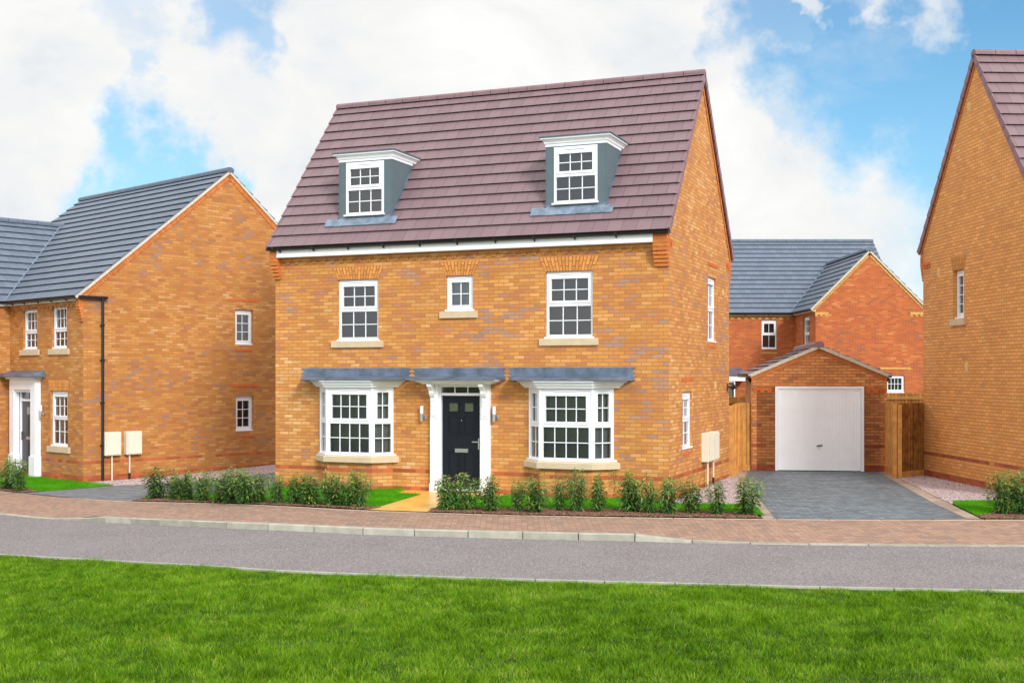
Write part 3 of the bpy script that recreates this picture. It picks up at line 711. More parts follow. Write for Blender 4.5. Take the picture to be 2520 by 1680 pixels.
# door leaf
dl = MB(); X0, X1, Z0, Z1 = 4.10, 4.99, .076, 2.019
dl.box(X0, X1, .03, .07, Z0, Z1)
for cx_ in (X0 + .135, X0 + .49):
    w_ = .265
    for z0, z1 in ((.20, .88), (1.02, 1.50)):
        pass
    for z0, z1 in ((.22, .86), (1.20, 1.62)):
        for a, b, c, d in ((cx_, cx_ + w_, z0, z0 + .02), (cx_, cx_ + w_, z1 - .02, z1), (cx_, cx_ + .02, z0 + .02, z1 - .02), (cx_ + w_ - .02, cx_ + w_, z0 + .02, z1 - .02)):
            dl.box(a, b, .018, .03, c, d)
        dl.box(cx_ + .05, cx_ + w_ - .05, .022, .03, z0 + .05, z1 - .05)
    for a, b, c, d in ((cx_ + .01, cx_ + w_ - .01, 1.66, 1.685), (cx_ + .01, cx_ + w_ - .01, 1.865, 1.885), (cx_ + .01, cx_ + .035, 1.685, 1.865), (cx_ + w_ - .035, cx_ + w_ - .01, 1.685, 1.865)): dl.box(a, b, .014, .03, c, d)
door = dl.obj('front_door', door_blk, house)
for cx_ in (X0 + .135, X0 + .49):
    dg = MB(); dg.box(cx_ + .036, cx_ + .229, .022, .03, 1.69, 1.86); dg.obj('glazed_panel', mat('obscured_door_glass', (.075, .09, .055), .15, .6, var=.3, vscale=30), door)
lx = MB(); lx.box(4.40, 4.70, .008, .029, .83, .91); lx.box(4.42, 4.68, .004, .008, .853, .887); lx.obj('letterbox', chrome, door, bevel=.004)
hb = MB(); hb.box(4.925, 4.955, .012, .029, .90, 1.13); hb.box(4.80, 4.945, -.022, -.004, 1.045, 1.068); hb.box(4.93, 4.95, -.02, .012, 1.045, 1.068); hb.obj('door_handle', chrome, door, bevel=.003)
sp = MB(); sp.tube((4.545, .03, 1.50), (4.545, .018, 1.50), .012, 8); sp.obj('spyhole', chrome, door)

# dormers
def dormer(parent, x0, x1):
    y0 = .25; zb = 5.6; zt = 7.15; yb = (zt + .15 - GZ) / SL + EY + .15
    mb = MB()
    wx0, wx1, wz0, wz1 = x0 + .175, x1 - .19, 5.93, 7.11
    wall(mb, lambda u, z, i: (u, y0 + i, z), x0, x1, zb, zt, [(wx0, wx1, wz0, wz1)], reveal=.1)
    mb.face([(x1, y0, zb), (x1, yb, zb), (x1, yb, zt), (x1, y0, zt)]); mb.face([(x0, y0, zb), (x0, yb, zb), (x0, yb, zt), (x0, y0, zt)])
    for x in (x0, x1):  # corner trim
        mb.box(x - .008, x + .008, y0 - .008, y0 + .03, zb, zt)
    d = mb.obj('dormer', grp_mat, parent)
    cornice(d, lambda o: [(x0 - o, yb), (x0 - o, y0 - o), (x1 + o, y0 - o), (x1 + o, yb)], [(.012, zt - .02), (.012, zt + .035), (.03, zt + .04), (.04, zt + .075), (.075, zt + .115), (.10, zt + .125), (.10, zt + .155)], 'cornice')
    e = MB(); e.box(x0 - .12, x1 + .12, y0 - .12, yb + .1, zt + .157, zt + .182); e.obj('flat_roof', grp_dark, d)
    window(d, (wx0 + .003, y0 - .02, wz0 + .01), 0, wx1 - wx0 - .006, wz1 - wz0 - .012, 'sash', 3, 2, 'grey', split=.5)
    # lead apron on the tiles below and soakers along the cheeks
    f = MB(); ya, yc = .115, y0 + .01
    zz = lambda y: GZ + (y - EY) * SL
    k = 1 / math.sqrt(1 + SL * SL)
    off = .062; P = lambda x, y, n: (x, y - SL * k * n, zz(y) + k * n)
    X = np.linspace(x0 - .29, x1 + .17, 12)
    for i in range(11):
        w0, w1 = .004 * math.sin(i * 2.1), .004 * math.sin((i + 1) * 2.1)
        f.face([P(X[i], ya, off + w0), P(X[i + 1], ya, off + w1), P(X[i + 1], yc, off), P(X[i], yc, off)])
        f.face([P(X[i], ya, .02), P(X[i + 1], ya, .02), P(X[i + 1], ya, off + w1), P(X[i], ya, off + w0)])
    f.face([(x0, y0 - .006, zz(y0)), (x1, y0 - .006, zz(y0)), (x1, y0 - .006, zz(y0) + .10), (x0, y0 - .006, zz(y0) + .10)])
    f.obj('lead_apron', lead_flash, d)
    for x, q in ((x1 + .001, 1), (x0 - .001, -1)):
        s_ = MB(); s_.hexa([P(x, y0, .03), P(x + q * .012, y0, .03), P(x + q * .012, yb - .25, .03), P(x, yb - .25, .03), P(x, y0, .085), P(x + q * .012, y0, .085), P(x + q * .012, yb - .25, .085), P(x, yb - .25, .085)])
        s_.obj('soaker', lead, d)
dormer(house, 1.49, 2.79); dormer(house, 6.35, 7.65)

# things fixed to the main house (world placed)
def at_house(base, th, x, y, z=0.):
    return (base.x + x * math.cos(th) + y * math.sin(th), base.y - x * math.sin(th) + y * math.cos(th), z)
def wall_lamp(label, base, th, x, z, y=0., rot=0., group='brushed steel porch lamps', dark=False):
    t = thing('wall_lamp', label, 'lamp', at_house(base, th, x, y, z), -th + rot, group)
    if dark:
        a = MB(); a.box(-.05, .05, -.02, 0, -.09, .09); a.obj('mounting_plate', mat('dark_lamp_plate', (.08, .04, .04), .6), t)
        b = MB(); b.tube((0, -.02, -.0), (0, -.12, .0), .02, 10); b.tube((0, -.10, -.04), (0, -.20, .03), .05, 12); b.obj('spotlight_head', black_pl, t, smooth=False); return t
    a = MB(); a.tube((.05, 0, -.07), (.05, -.03, -.07), .045, 14); a.tube((.05, -.03, -.07), (.0, -.075, -.07), .014, 8); a.obj('wall_plate', chrome, t)
    b = MB(); b.tube((0, -.085, -.16), (0, -.085, .0), .032, 16); b.tube((0, -.085, -.165), (0, -.085, -.16), .022, 12); b.obj('lamp_body', chrome, t)
    c = MB(); c.tube((0, -.085, .0), (0, -.085, .16), .036, 16); c.obj('lamp_tube', lampglass, t); return t
wall_lamp('slim steel lamp with white tube on the brick just left of the black front door', MC, TH, 3.67, 1.635)
wall_lamp('slim steel lamp with white tube on the brick just right of the black front door', MC, TH, 5.33, 1.645)
wall_lamp('small dark spotlight on the gable wall near its back corner, above the fence', MC, TH, W, 2.16, 5.55, rad(90), None, True)

def meter_box(label, base, th, x, y, z0, rot, wid=.42, hgt=.62, pipe=.0, dark=False, pz=None, group='cream meter boxes', bx=.5):
    t = thing('meter_box', label, 'meter box', at_house(base, th, x, y, z0), -th + rot, group)
    b = MB(); b.box(0, wid, -.17, 0.0, 0, hgt); b.obj('cabinet', cream_box, t, bevel=.012)
    d_ = MB(); d_.box(.025, wid - .025, -.182, -.172, .025, hgt - .025); d_.obj('cabinet_door', cream_box, t, bevel=.008)
    p = MB(); L = z0 - pipe; p.tube((wid * bx, -.09, 0), (wid * bx, -.09, -L + (.17 if dark else 0)), .022, 10)
    p.obj('pipe', cream_pipe, t)
    if dark: q = MB(); q.tube((wid * bx, -.09, -L + .171), (wid * bx, -.09, -L), .026, 10); q.obj('pipe_shoe', black_pl, t)
    return t
meter_box('front cream meter box of the pair on the gable of the house with dormers', MC, TH, W, 2.78, .56, rad(90), .50, .63, -.02)
meter_box('cream meter box with dark pipe shoe, rear one on the dormer house gable', MC, TH, W, 3.36, .56, rad(90), .50, .63, -.0, True)

# ================================================================== LEFT NEIGHBOUR
TL = rad(42.68); LC = Vector((-10.966, 30.531)); LZ = -.291
lh = thing('neighbour_house', 'two storey buff brick house with slate grey L-shaped roof on the left', 'house', (LC.x, LC.y, LZ), -TL)
LE = 4.453 - LZ; LR = 8.20 - LZ; LD = 8.758; ey = -.22; ls = (LR - LE) / (LD / 2 - ey)
WX = -4.15                                   # inner corner with the projecting wing
wb = MB()
fh = [(-1.69, -.87, 3.43, 4.63), (-3.36, -2.53, 3.43, 4.60), (-1.77, -.82, .86, 2.32), (-3.60, -2.60, .10, 2.30)]
sh = [(4.58, 5.19, 3.60, 4.60), (4.60, 5.21, 1.14, 2.14)]
wall(wb, FM, WX, 0, -.3, LE, fh)
gpl = [(-ls, 1, LE - ls * ey - .02), (ls, 1, LE + ls * (LD - ey) - .02)]
wall(wb, lambda u, z, i: (-i, u, z), 0, LD, -.3, LR, sh, gpl)
wall(wb, lambda u, z, i: (-8.45, u, z), 0, LD, -.3, LR, (), gpl)
wall(wb, lambda u, z, i: (u, LD, z), -8.45, 0, -.3, LE, ())
# wing
wr = WX + .22 - (3.05 + .22); wz = LE + (WX + .22 - wr) * ls; WL = 2 * wr - WX; WF = -3.2
wgp = [(ls, 1, LE + ls * (WX + .22) - .02), (-ls, 1, LE - ls * (WL - .22) - .02)]
wall(wb, lambda u, z, i: (WX, u, z), WF, 0, -.3, LE, ())
wall(wb, lambda u, z, i: (u, WF, z), WL, WX, -.3, wz, (), wgp)
wall(wb, lambda u, z, i: (WL, u, z), WF, 3, -.3, LE, ())
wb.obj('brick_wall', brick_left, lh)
rb = MB(); n = 18
LPf, lg, LL = roof_slope(rb, XM, -8.5, .03, (ey, LE), (LD / 2, LR), n)
LPr, _, _ = roof_slope(rb, XM, -8.5, .03, (LD - ey, LE), (LD / 2, LR), n)
nw = 13
roof_slope(rb, YM, WF - .05, 3.0, (WX + .22, LE), (wr, wz), nw)
roof_slope(rb, YM, WF - .05, 3.4, (WL - .22, LE), (wr, wz), nw)
rb.obj('roof', tile_slate, lh)
ridge('ridge_tiles', XM, -8.5, .06, LD / 2, LR + .03, ridge_slate, lh, R=.13)
ridge('ridge_tiles', YM, WF - .05, 3.1, wr, wz + .03, ridge_slate, lh, R=.13)
vs = MB()
for P_ in (LPf, LPr): verge_strip(vs, P_, LL, .0, 1, .05, -.06, .004)
vs.obj('mortar_verge', verge_mortar, lh)
vm = MB()
for P_ in (LPf, LPr):
    nb = int(LL / .075)
    for k in range(nb):
        a, b = LL * (k + .05) / nb, LL * (k + .95) / nb
        vm.hexa([P_(-.01, a, -.19), P_(.018, a, -.19), P_(.018, b, -.19), P_(-.01, b, -.19), P_(-.01, a, -.065), P_(.018, a, -.065), P_(.018, b, -.065), P_(-.01, b, -.065)])
vm.obj('verge_brick_course', verge_brick, lh)
vl = MB()  # valley lining: from the inner eaves corner up to where the wing's ridge meets the roof
pa = Vector((WX + .24, ey - .02, LE + .05)); pb = Vector((wr, (wz - LE) / ls + ey, wz + .06)); vl.tube(pa, pb, .028, 6); vl.obj('valley_lining', lead_flash, lh)
fa = MB(); fa.box(WX + .1, -.12, -.12, 0, LE - .10, LE + .0); fa.obj('fascia', white_paint, lh)
fa = MB(); fa.box(WX - .0, WX + .12, WF, .0 - .13, LE - .10, LE); fa.obj('fascia', white_paint, lh)
gutter(lh, XM, WX + .24, .02, -.165, LE - .005, -1, brackets=[-3.6, -2.9, -2.1, -1.35, -.55])
gutter(lh, YM, WF, -.13, WX + .12, LE + .01, 1)
# gutter return onto the gable and the downpipe
gr = MB(); gr.box(.0, .12, -.16, .62, LE - .05, LE + .02); gr.obj('gutter_return', black_pl, lh)
dp = MB(); dp.tube((.075, .5, LE - .04), (.075, .5, -.02), .036, 12)
dp.obj('downpipe', black_pl, lh)
dc = MB()
for z in (.9, 2.0, 3.1, 4.0): dc.box(.0, .115, .455, .545, z, z + .035)
dc.obj('pipe_clip', black_pl, lh)
kneeler(lh, -.16, .012, LE - .06, LE - .26, 5, .13)
db = MB(); k = 0
while -4.0 + k * .225 < -.25: db.box(-4.0 + k * .225, -3.895 + k * .225, -.02, 0, LE - .25, LE - .185); k += 1
db.box(-4.1, -.17, -.022, 0, LE - .185, LE - .12)
db.obj('dentil_course', brick_left, lh)
window(lh, (-1.685, .06, 3.44), 0, .80, 1.17, 'sash', 3, 2, 'grey', split=.4)
window(lh, (-3.355, .06, 3.44), 0, .81, 1.14, 'sash', 3, 2, 'grey', split=.4)
window(lh, (-1.765, .06, .87), 0, .935, 1.44, 'sash', 3, 2, 'curtain')
sill(lh, -1.83, -.73, 3.27, 3.425); sill(lh, -3.5, -2.39, 3.27, 3.425); sill(lh, -1.90, -.68, .70, .855)
arch(lh, -1.9, -.69, 2.325, 2.60)
window(lh, (-.08, 4.585, 3.61), rad(90), .60, .985, 'casement', 2, 3, 'grey')
window(lh, (-.08, 4.605, 1.15), rad(90), .60, .985, 'casement', 2, 3, 'grey')
for y0, y1, z in ((4.34, 5.42, 4.84), (4.42, 5.36, 2.40), (4.60, 5.18, 3.42), (4.62, 5.20, .96)):
    q = MB(); q.box(-.01, .014, y0, y1, z, z + .07); q.obj('brick_lintel', red_block, lh)
# its doorway
sb = MB()
for x0, x1 in ((-3.85, -3.60), (-2.60, -2.33)):
    sb.box(x0, x1, -.16, 0, -.1, 2.34); sb.box(x0 - .03, x1 + .03, -.19, 0, -.1, .55)
sb.box(-3.85, -2.33, -.16, 0, 2.342, 2.62); sb.box(-3.93, -2.25, -.24, 0, 2.622, 2.68); sb.box(-3.60, -2.6, -.1, .0, 2.27, 2.341)
sur2 = sb.obj('door_surround', white_paint, lh)
q = MB(); q.hexa([(-4.12, -.36, 2.684), (-2.06, -.36, 2.684), (-2.06, .0, 2.684), (-4.12, 0, 2.684), (-4.08, -.33, 2.76), (-2.1, -.33, 2.76), (-2.1, 0, 2.86), (-4.08, 0, 2.86)]); q.obj('lead_roof', lead, sur2)
dl = MB(); dl.box(-3.52, -2.67, .05, .09, .12, 2.02)
for x in (-3.42, -3.03): 
    for z0, z1 in ((.25, .9), (1.1, 1.6)): dl.box(x, x + .27, .04, .05, z0, z1)
door2 = dl.obj('front_door', door_gry, lh)
q = MB(); q.box(-3.6, -3.52, .02, .1, .1, 2.3); q.box(-2.67, -2.6, .02, .1, .1, 2.3); q.box(-3.52, -2.67, .02, .1, 2.02, 2.08); q.obj('door_frame', white, door2)
q = MB(); q.face([(-3.52, .06, 2.08), (-2.67, .06, 2.08), (-2.67, .06, 2.3), (-3.52, .06, 2.3)]); q.obj('transom_pane', glass, door2)
q = MB(); q.box(-3.22, -2.97, .02, .04, .98, 1.05); q.box(-3.49, -3.46, .0, .05, .98, 1.18); q.obj('letterbox', chrome, door2)
q = MB(); q.box(-3.20, -3.02, .035, .049, 1.66, 1.86); q.obj('glazed_panel', mat('pale_door_glass', (.3, .36, .34), .15, .6), door2)
LB = LC
wall_lamp('slim steel lamp with white tube beside the dark grey door of the left house', LC, TL, -2.15, 1.48)
meter_box('cream meter box nearest the black downpipe on the left house', LC, TL, 0, .52, .36, rad(90), .45, .61, LZ - .0, bx=.5)
meter_box('cream meter box with dark pipe shoe, farther from the downpipe on the left house', LC, TL, 0, 1.12, .36, rad(90), .45, .61, LZ, True, bx=.28)

# ================================================================== RIGHT NEIGHBOUR
TR = rad(-2.9); RC = Vector((10.33, 23.3))
rh = thing('tall_gabled_house', 'tall tan brick house cut off by the right edge, mauve roof above its windowed gable', 'house', (RC.x, RC.y, 0), -TR)
RW, RD = 9., 5.84; rE, rR, rey = 5.45, 9.49, -.22; rs = (rR - rE) / (RD / 2 - rey)
wb = MB()
wall(wb, FM, 0, RW, -.3, rE, [(1.6, 2.6, 3.3, 4.6), (6.4, 7.4, 3.3, 4.6), (1.5, 2.6, .8, 2.2)])
rg = [(-rs, 1, rE - rs * rey - .02), (rs, 1, rE + rs * (RD - rey) - .02)]
wall(wb, lambda u, z, i: (i, u, z), 0, RD, -.3, rR, [(3.52, 4.10, 3.73, 4.84)], rg)
wall(wb, lambda u, z, i: (RW, u, z), 0, RD, -.3, rR, (), rg)
wall(wb, lambda u, z, i: (u, RD, z), 0, RW, -.3, rE, ())
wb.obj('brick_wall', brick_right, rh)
rb = MB(); rn = 15
RPf, rgg, RL = roof_slope(rb, XM, -.02, RW + .02, (rey, rE), (RD / 2, rR), rn)
RPr, _, _ = roof_slope(rb, XM, -.02, RW + .02, (RD - rey, rE), (RD / 2, rR), rn)
rb.obj('roof', tile_main, rh)
for u_, q_ in ((-.02, -1), (RW + .02, 1)):
    vb = MB()
    for P_ in (RPf, RPr): verge_caps(vb, P_, rgg, rn, u_, q_)
    vb.obj('verge_tiles', ridge_main, rh)
vm = MB()
for P_ in (RPf, RPr):
    vm.hexa([P_(-.018, 0, -.16), P_(.01, 0, -.16), P_(.01, RL, -.16), P_(-.018, RL, -.16), P_(-.018, 0, -.095), P_(.01, 0, -.095), P_(.01, RL, -.095), P_(-.018, RL, -.095)])
vm.obj('verge_brick_course', verge_brick, rh)
ridge('ridge_tiles', XM, -.06, RW + .06, RD / 2, rR + .03, ridge_main, rh, R=.12)
window(rh, (.09, 4.095, 3.74), rad(-90), .57, 1.09, 'casement', 2, 4, 'curtain')
q = MB(); q.box(-.05, .03, 3.42, 4.20, 3.57, 3.725); q.obj('window_sill', sill_m, rh, bevel=.006)
arch(rh, 3.40, 4.22, 4.845, 5.15, .07, lambda u, z, i: (i, u, z), m=mat('tan_special_brick', lin(200, 140, 80), .85, .2, var=.1, island=.12), proud=.004)
for y, z in ((3.17, 8.31), (4.83, 4.78), (3.30, 2.53)):
    v = MB(); v.box(-.006, .01, y, y + .16, z, z + .19)
    for k in range(4): v.box(-.014, -.006, y + .02, y + .14, z + .03 + k * .038, z + .05 + k * .038)
    v.obj('air_vent', vent_m, rh)
kneeler(rh, -.012, .2, rE - .05, rE - .35, 5, .16, 1, RD); kneeler(rh, -.012, .2, rE - .05, rE - .35, 5, .16)
kt = MB()
for y0 in (5.42, 5.56, 5.70): kt.box(-.016, .01, y0, y0 + .07, rE - .44, rE - .36)
kt.box(-.014, .01, 5.40, 5.84, rE - .358, rE - .30); kt.obj('toothed_brick_detail', red_block, rh)
window(rh, (1.6, .06, 3.31), 0, 1., 1.28); window(rh, (6.4, .06, 3.31), 0, 1., 1.28); window(rh, (1.5, .06, .81), 0, 1.1, 1.38)
fa = MB(); fa.box(.2, RW - .2, -.13, 0, rE - .22, rE + .02); fa.obj('fascia', white_paint, rh)
gutter(rh, XM, 0, RW, -.13, rE + .01, -1); gutter(rh, XM, 0, RW, RD + .1, rE - .0, 1)

# ================================================================== GARAGE
TG = rad(8.1); GC = Vector((6.298, 30.70))
ga = thing('garage', 'small brick garage with white up and over door and low mauve roof', 'garage', (GC.x, GC.y, 0), -TG)
GW, GD = 3.10, 5.6; gE, gR, gx = 2.44, 3.19, -.20; gs = (gR - gE) / (GW / 2 - gx)
wb = MB()
gg = [(-gs, 1, gE - gs * gx - .02), (gs, 1, gE + gs * (GW - gx) - .02)]
wall(wb, FM, -.14, GW + .14, 2.06, gR, [(.46, 2.67, -.1, 2.155)], gg)
wall(wb, FM, 0, GW, -.2, 2.06, [(.46, 2.67, -.1, 2.155)])
wall(wb, lambda u, z, i: (i, u, z), 0.06, GD, -.2, gE + .05, ()); wall(wb, lambda u, z, i: (GW - i, u, z), 0.06, GD, -.2, gE + .05, ())
wall(wb, lambda u, z, i: (u, GD, z), 0, GW, -.2, gR, (), gg)
for x0, x1 in ((-.14, 0), (GW, GW + .14)):
    for k in range(4): wb.box(x0 + (.03 * k if x0 < 0 else 0), x1 - (.03 * k if x1 > GW else 0), .002, .22, 2.06 - .075 * k - .07, 2.06 - .075 * k - .004)
    wb.box(x0, x1, .003, .22, 2.063, gE)
wb.obj('brick_wall', brick_gar, ga)
rb = MB(); gn = 7
GP1, gg1, GL = roof_slope(rb, YM, -.05, GD + .05, (gx, gE), (GW / 2, gR), gn)
GP2, _, _ = roof_slope(rb, YM, -.05, GD + .05, (GW - gx, gE), (GW / 2, gR), gn)
rb.obj('roof', tile_main, ga)
ridge('ridge_tiles', YM, -.11, GD + .06, GW / 2, gR + .04, ridge_main, ga, R=.125)
vs = MB()
for P_ in (GP1, GP2): verge_strip(vs, P_, GL, -.03, -1, .04, -.06, .022)
vs.obj('mortar_verge', verge_mortar, ga)
vm = MB()
for P_ in (GP1, GP2):
    vm.hexa([P_(-.02, 0.02, -.16), P_(.01, 0.02, -.16), P_(.01, GL, -.16), P_(-.02, GL, -.16), P_(-.02, 0.02, -.058), P_(.01, 0.02, -.058), P_(.01, GL, -.058), P_(-.02, GL, -.058)])
vm.obj('verge_brick_course', verge_brick, ga)
for x0 in (-.10, GW - .38):
    kt = MB(); kt.box(x0, x0 + .48, -.014, .01, 2.06, 2.12)
    for k in range(3): kt.box(x0 + .0 + k * .18, x0 + .11 + k * .18, -.013, .01, 1.99, 2.0585)
    kt.obj('toothed_brick_detail', red_block, ga)
dfm = MB(); dfm.box(.46, .53, -.01, .09, 0, 2.155); dfm.box(2.60, 2.67, -.01, .09, 0, 2.155); dfm.box(.53, 2.60, -.008, .09, 2.10, 2.155)
gdr = MB(); nr = 24; x = .535; wd = (2.595 - .535) / nr
for k in range(nr):
    a = x + k * wd
    gdr.face([(a, .030, .012), (a + wd * .15, .026, .012), (a + wd * .15, .026, 2.098), (a, .030, 2.098)]); gdr.face([(a + wd * .15, .026, .012), (a + wd * .85, .026, .012), (a + wd * .85, .026, 2.098), (a + wd * .15, .026, 2.098)])
    gdr.face([(a + wd * .85, .026, .012), (a + wd, .030, .012), (a + wd, .030, 2.098), (a + wd * .85, .026, 2.098)])
gdr.box(.535, 2.595, .018, .025, 2.06, 2.098); gdr.box(.535, 2.595, .018, .025, .012, .05)
gdo = gdr.obj('garage_door', garage_white, ga); dfm.obj('door_frame', white_paint, gdo)
q = MB(); q.tube((1.50, .0, .635), (1.64, .0, .655), .016, 10); q.tube((1.57, .03, .64), (1.57, 0, .645), .012, 8); q.tube((1.57, .025, .56), (1.57, .018, .56), .01, 8); q.obj('door_handle', black_pl, gdo)
gutter(ga, YM, -.08, GD, gx + .05, gE - .01, -1, R=.05); gutter(ga, YM, -.08, GD, GW - gx - .05, gE - .01, 1, R=.05)
for s_, xx in ((-1, -.06), (1, GW + .06)):
    q = MB(); q.tube((gx - .0 if s_ < 0 else GW - gx, .12, gE - .08), (xx, .3, gE - .30), .03, 8); q.tube((xx, .3, gE - .30), (xx, .3, 0), .03, 8); q.obj('downpipe', black_pl, ga)

# ================================================================== REAR HOUSE
bh = thing('rear_house', 'red brick house with wide slate grey roof and cross gable behind the garage', 'house', (0, 47.9, 0), 0)
bE, bR = 5.08, 8.64; bx0, bx1 = 12.18, 16.50; bc = (bx0 + bx1) / 2; by = 3.5
ws_ = (7.44 - bE) / (bc - (bx0 - .2)); ms = (bR - bE) / 4.4
wb = MB()
bg_ = [(-ws_, 1, bE - ws_ * (bx0 - .2) - .02), (ws_, 1, bE + ws_ * (bx1 + .2) - .02)]
wall(wb, FM, bx0, bx1, -.2, 7.5, [(15.0, 15.75, 1.72, 2.42)], bg_)
wall(wb, lambda u, z, i: (bx0 + i, u, z), 0, by, -.2, bE, [(1.0, 2.1, 3.4, 4.85)])
wall(wb, lambda u, z, i: (bx1, u, z), 0, by, -.2, bE, ())
wall(wb, lambda u, z, i: (u, by + i, z), 3.0, bx0, -.2, bE, [(10.75, 11.40, 3.55, 4.80)])
mg = [(-ms, 1, bE - ms * (by - .2) - .02), (ms, 1, bE + ms * (by + 8.6) - .02)]
wall(wb, lambda u, z, i: (16.7, u, z), by, by + 8.4, -.2, bR, (), mg); wall(wb, lambda u, z, i: (3., u, z), by, by + 8.4, -.2, bR, (), mg)
wall(wb, lambda u, z, i: (u, by + 8.4, z), 3., 16.7, -.2, bE, ())
wb.obj('brick_wall', brick_rear, bh)
rb = MB()
roof_slope(rb, XM, 2.9, 16.8, (by - .2, bE), (by + 4.2, bR), 16); roof_slope(rb, XM, 2.9, 16.8, (by + 8.6, bE), (by + 4.2, bR), 16)
B1, _, BL_ = roof_slope(rb, YM, -.04, by + 3.3, (bx0 - .2, bE), (bc, 7.44), 10); B2, _, _ = roof_slope(rb, YM, -.04, by + 3.3, (bx1 + .2, bE), (bc, 7.44), 10)
rb.obj('roof', tile_slate, bh)
ridge('ridge_tiles', XM, 2.9, 16.8, by + 4.2, bR + .03, ridge_slate, bh); ridge('ridge_tiles', YM, -.08, by + 2.6, bc, 7.47, ridge_slate, bh, R=.15)
vs = MB()
for P_ in (B1, B2): verge_strip(vs, P_, BL_, -.02, -1, .05, -.06, .004)
vs.obj('mortar_verge', verge_mortar, bh)
vm = MB(); nb = 34
for P_ in (B1, B2):
    for k in range(nb):
        a, b = BL_ * (k + .08) / nb, BL_ * (k + .92) / nb
        vm.hexa([P_(-.02, a, -.17), P_(.01, a, -.17), P_(.01, b, -.17), P_(-.02, b, -.17), P_(-.02, a, -.063), P_(.01, a, -.063), P_(.01, b, -.063), P_(-.02, b, -.063)])
vm.obj('verge_brick_course', cream_block, bh)
for x0 in (bx0 - .02, bx1 - .52):
    q = MB(); q.box(x0, x0 + .54, -.02, .01, bE - .22, bE - .12)
    for k in range(3): q.box(x0 + k * .2, x0 + .1 + k * .2, -.019, .01, bE - .30, bE - .222)
    q.obj('toothed_brick_detail', cream_block, bh)
q = MB(); q.box(14.75, 16.0, -.02, .01, 2.66, 2.74); q.obj('brick_lintel', cream_block, bh)
q = MB(); q.box(10.75, 11.40, by - .02, by, 3.34, 3.41); q.obj('brick_sill', cream_block, bh)
k = 0; q = MB()
while 3.1 + k * .3 < 12.1: q.box(3.1 + k * .3, 3.24 + k * .3, by - .025, by, bE - .26, bE - .17); k += 1
q.box(3.1, 12.17, by - .022, by, bE - .165, bE - .1); q.obj('dentil_course', cream_block, bh)
window(bh, (15.005, .06, 1.73), 0, .74, .68, 'casement', 4, 2, 'grey', vent=False)
window(bh, (10.755, by + .06, 3.56), 0, .64, 1.23, 'sash', 2, 1, 'grey')
window(bh, (bx0 + .08, 2.095, 3.41), rad(-90), 1.09, 1.43, 'sash', 3, 2, 'grey')
q = MB(); q.box(3., bx0 - .15, by - .15, by - .0, bE - .10, bE - .02); q.box(bx0 - .13, bx0, 0., by - .2, bE - .10, bE - .02); q.obj('fascia', white_paint, bh)
gutter(bh, XM, 3., bx0 - .2, by - .165, bE - .01, -1, brackets=[5, 6, 7, 8, 9, 10, 11]); gutter(bh, YM, 0, by - .2, bx0 - .165, bE-.01, -1)
q = MB(); pa = Vector((bx0 - .22, by - .22, bE + .05)); pb = Vector((bc, by - .2 + (7.44 - bE) / ms, 7.50)); q.tube(pa, pb, .03, 6); q.obj('valley_lining', lead_flash, bh)
# low porch against the rear house
q = MB(); q.box(7.2, 9.95, by - .8, by, 2.18, 2.45); po = q.obj('porch', white_paint, bh)
q = MB(); q.hexa([(7.1, by - .95, 2.455), (10.1, by - .95, 2.455), (10.1, by, 2.455), (7.1, by, 2.455), (7.15, by - .9, 2.50), (10.05, by - .9, 2.50), (9.85, by, 2.74), (7.3, by, 2.74)]); q.obj('lead_roof', lead, po)
q = MB(); q.box(7.3, 9.45, by - .7, by, -.1, .9); q.obj('brick_apron', brick_rear, po)
window(po, (8.75, by - .74, .9), 0, .72, 1.27, 'plain', 1, 1, 'curtain', cill=False, vent=False)
q = MB(); q.box(7.3, 8.7, by - .7, by - .6, .9, 2.18); q.obj('side_panel', white, po)

# ================================================================== FENCES
def fence(name, label, p0, p1, z0=0., top=1.76, m=None, bm=None, board_w=.11, rail_top=False, gravel=True, posts=(True, True), base=.15, back=False, group=None):
    m = m or wood; bm = bm or m
    p0, p1 = Vector(p0), Vector(p1); d = p1 - p0; L = d.length; ang = math.atan2(d.y, d.x)
    t = thing(name, label, 'fence', (p0.x, p0.y, z0), ang, group)
    mb = MB(); n = max(1, round(L / board_w)); g = L / n
    for k in range(n):
        a = k * g; z1 = top + random.Random(k * 7 + int(L * 100)).uniform(-.006, .006)
        mb.hexa([(a, -.030, base), (a + g * .98, -.006, base), (a + g * .98, .0, base), (a, .0, base), (a, -.030, z1), (a + g * .98, -.006, z1), (a + g * .98, .0, z1), (a, .0, z1)])
    mb.obj('boards', m, t)
    if gravel: q = MB(); q.box(0, L, -.03, .005, -.05, base - .004); q.obj('gravel_board', bm, t)
    q = MB(); q.box(0, L, .001, .05, .4, .48); q.box(0, L, .001, .05, 1.4, 1.48); q.obj('rail', bm, t)
    for k, x in enumerate((0, L)):
        if posts[k]: q = MB(); q.box(x - .045, x + .045, .002 if not back else -.05, .095, -.1, top - .03); q.obj('post', bm, t)
    if rail_top: q = MB(); q.box(0, L, -.055, -.02, top - .20, top - .11); q.obj('top_rail', wood_lt, t)
    return t
fence('side_fence', 'narrow front-facing timber fence joining the garage on its left', (5.93, 30.83), (6.30, 30.79), 0, 1.73)
fence('side_fence', 'timber board fence running back from the house with dormers to the garage', (5.32, 28.80), (5.93, 30.80), 0, 1.74)
fence('side_fence', 'light timber fence slanting forward from the garage on its right', (9.60, 31.0), (9.18, 28.43), 0, 1.775, posts=(True, True))
fence('side_fence', 'dark knotty timber fence panel closing the gap to the right house', (9.18, 28.41), (10.05, 29.12), 0, 1.775, wood_dk, wood)
